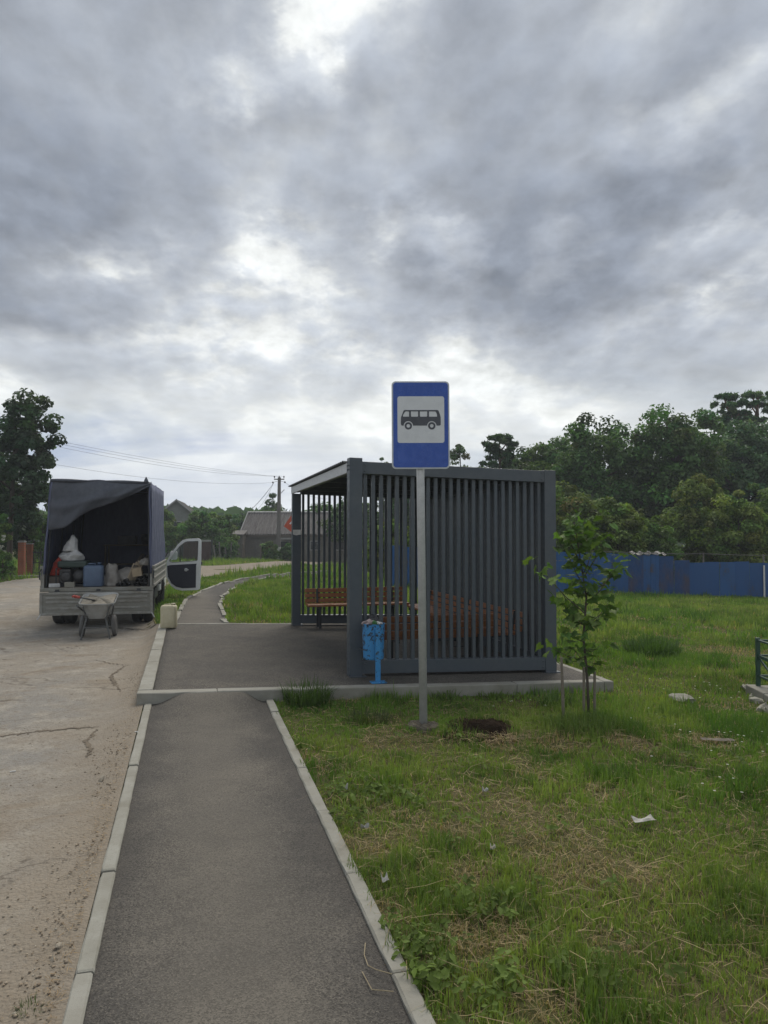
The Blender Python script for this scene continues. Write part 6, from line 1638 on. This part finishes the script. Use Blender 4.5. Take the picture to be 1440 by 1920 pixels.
# pebbles and crumbs on the dirt
me_list = []
for i in range(5):
    b = bmesh.new(); bmesh.ops.create_icosphere(b, subdivisions=1, radius=1)
    for v in b.verts: v.co *= 0.75 + 0.5 * random.random(); v.co.z *= 0.55
    vv = np.array([v.co[:] for v in b.verts]); ff = np.array([[v.index for v in f.verts] for f in b.faces]); b.free(); me_list.append((vv, ff))
def scatter(n, area, size, cols, name, label, power=2.0):
    V, T_, C, o = [], [], [], 0
    for _ in range(n):
        x, y = area(); vv, ff = me_list[random.randrange(5)]
        s = size * (0.35 + random.random() ** power); a = random.random() * 6.28
        r_ = np.array([[math.cos(a), -math.sin(a), 0], [math.sin(a), math.cos(a), 0], [0, 0, 1]])
        V.append(vv @ r_.T * s * np.array([1, 0.8 + 0.4 * random.random(), 1]) + [x, y, road_z(x, y, 0.5) + s * 0.2]); T_.append(ff + o); o += len(vv)
        c = cols[random.randrange(len(cols))]; C.append(np.tile(np.array(c) * (0.7 + 0.6 * random.random()), (len(vv), 1)))
    return tag(link(name, np_mesh(name, np.concatenate(V), np.concatenate(T_), M['crumb'], np.concatenate(C))), label, name, kind='stuff')
def road_area():
    v = 2.0 + 10 * random.random() ** 1.8; return uv(-0.47 - random.random() ** 1.4 * min(4.2, 0.5 + v * 0.4), v)
def edge_area():
    v = 2.0 + 8 * random.random() ** 1.5; return uv(-0.46 - abs(random.gauss(0, 0.13)), v)
scatter(2600, road_area, 0.0060, [(0.26, 0.22, 0.17), (0.34, 0.30, 0.24), (0.20, 0.165, 0.125), (0.38, 0.35, 0.29)], 'gravel', 'loose gravel and dirt crumbs over the worn road', 3.0)
scatter(1500, edge_area, 0.006, [(0.24, 0.195, 0.145), (0.30, 0.25, 0.19), (0.19, 0.15, 0.11)], 'dirt', 'dirt crumbs gathered along the path kerb', 2.5)
# dry chaff along the kerb on the road side
n = 1100; v = 2.0 + 7 * rng.random(n) ** 1.4; u = -0.445 - np.abs(rng.normal(0, 0.06, n)) * (0.6 + 1.2 * rng.random(n))
x, y = uv(u, v); az = rng.uniform(0, 6.28, n); L = 0.012 + 0.035 * rng.random(n)
z = np.array([road_z(a, b, 0.5) for a, b in zip(x, y)]) + 0.004 + 0.012 * rng.random(n)
P0 = np.stack([x, y, z], 1); d = np.stack([np.cos(az), np.sin(az), rng.normal(0, 0.15, n)], 1); sd = np.stack([-np.sin(az), np.cos(az), 0.3 + 0 * az], 1) * 0.0016
V = np.stack([P0 - sd, P0 + sd, P0 + d * L[:, None]], 1).reshape(-1, 3); T_ = (np.arange(n) * 3)[:, None] + [0, 1, 2]
C = np.repeat(np.array((0.34, 0.24, 0.14)) * (0.5 + 0.7 * rng.random((n, 1))), 3, 0)
tag(link('chaff', np_mesh('chaff', V, T_, M['blade'], C)), 'dry straw bits gathered against the left path kerb', 'chaff', kind='stuff')
# paper and litter
def scrap(px, py, w, l, label, mat='dirty_paper', rz=0.0, lift=0.012, road_=False, crease=0.02):
    x, y = at(px, py, True); z = (road_z(x, y, 0.5) if road_ else land1(x, y)) + lift
    seed = random.random() * 9
    mb = MB().grid(7, 5, lambda a, b: ((a - 0.5) * w, (b - 0.5) * l, crease * (math.sin(5 * a + seed) * math.cos(4 * b + seed) + abs(a - 0.45) * 1.1)))
    o = obj('paper_scrap', mb, M[mat], None, (x, y, z), (0.1, 0.05, rz)); solid(o, 0.0012)
    return tag(o, label, 'litter')
scrap(1207, 1552, 0.15, 0.06, 'long crumpled white paper lying in the grass at the right', rz=0.35, lift=0.05, crease=0.014)
scrap(722, 1668, 0.034, 0.050, 'small folded white paper beside the right path kerb', rz=0.4, lift=0.05)
scrap(646, 1486, 0.045, 0.03, 'white scrap in the grass close to the path, farther one', lift=0.035)
scrap(910, 1492, 0.04, 0.03, 'white scrap in the open grass below the dug hole', lift=0.035)
scrap(684, 1566, 0.05, 0.02, 'thin white scrap in the weeds beside the kerb', lift=0.05)
scrap(924, 1602, 0.03, 0.03, 'tiny white scrap on the straw patch', lift=0.035)
scrap(1346, 1394, 0.30, 0.06, 'weathered flat board lying in the grass below the stone slab', 'old_wood', 0.1, 0.035, crease=0.006)
for px, py, rz, lab in ((24, 1452, 0.5, 'white cigarette end lying on the worn road, left edge'), (257, 1376, 0.2, 'white cigarette end beside the path kerb')):
    x, y = at(px, py); o = obj('cigarette_end', MB().tube([(-0.02, 0, 0), (0.02, 0, 0)], 0.0045, 8), M['paper_white'], None, (x, y, road_z(x, y, 0.5) + 0.006), (0, 0, rz)); tag(o, lab, 'litter')
M['twig'] = paint('dry_stalk', (0.30, 0.25, 0.16), (0.2, 0.16, 0.1), 0.5, 20, 0.9)
def twig(pts, lab):
    w = [at(px, py) for px, py in pts]; w = [(x, y, path_z(x, y, 0.5) + 0.007 + 0.004 * i) for i, (x, y) in enumerate(w)]
    tag(obj('dry_stalk', MB().tube(w, 0.0022, 5), M['twig']), lab, 'stalk')
twig([(685, 1775), (683, 1800), (690, 1822), (706, 1832), (735, 1842)], 'bent dry stalk on the asphalt next to the right kerb')
twig([(679, 1830), (697, 1866), (738, 1871)], 'smaller bent dry stalk below the first on the asphalt')
# daisies
fl_pts = []
for px, py, r, n in ((1400, 1400, .9, 26), (1330, 1310, .8, 16), (1380, 1480, .6, 14), (1000, 1330, .5, 6), (1200, 1290, .6, 8)):
    cx_, cy_ = at(px, py)
    fl_pts += [(cx_ + rng.normal() * r * 0.5, cy_ + rng.normal() * r * 0.5) for _ in range(n)]
c, nn = [], []
for x, y in fl_pts:
    if not grassy(np.array([x]), np.array([y]))[0]: continue
    z = land1(x, y) + 0.07 + 0.05 * random.random()
    for q in range(6):
        a = q * 1.047; c.append((x + 0.006 * math.cos(a), y + 0.006 * math.sin(a), z)); nn.append((0.3 * math.cos(a), 0.3 * math.sin(a), 1))
tag(link('daisies', leaves_mesh('daisies', np.array(c), np.array(nn), np.full(len(c), 0.013), 0.6, np.full((len(c), 3), 0.62), M['blade'])), 'tiny white daisies scattered in the grass at the right', 'daisies', kind='stuff')

# ------------------------------------------------------------------ air
HZ = bpy.data.materials.new('haze'); HZ.use_nodes = True
ht = HZ.node_tree; ht.nodes.clear()
pv, ho = ht.nodes.new('ShaderNodeVolumePrincipled'), ht.nodes.new('ShaderNodeOutputMaterial')
pv.inputs['Color'].default_value = (0.86, 0.92, 1.0, 1)
pv.inputs['Density'].default_value = 0.0011
pv.inputs['Anisotropy'].default_value = 0.0
ht.links.new(pv.outputs[0], ho.inputs['Volume'])
hz = obj('haze', MB().box(-170, 170, -45, 180, -2.6, 13.0), None)
hz.data.materials.append(HZ)
tag(hz, 'thin pale haze in the air over the meadow and road', 'haze', kind='stuff')
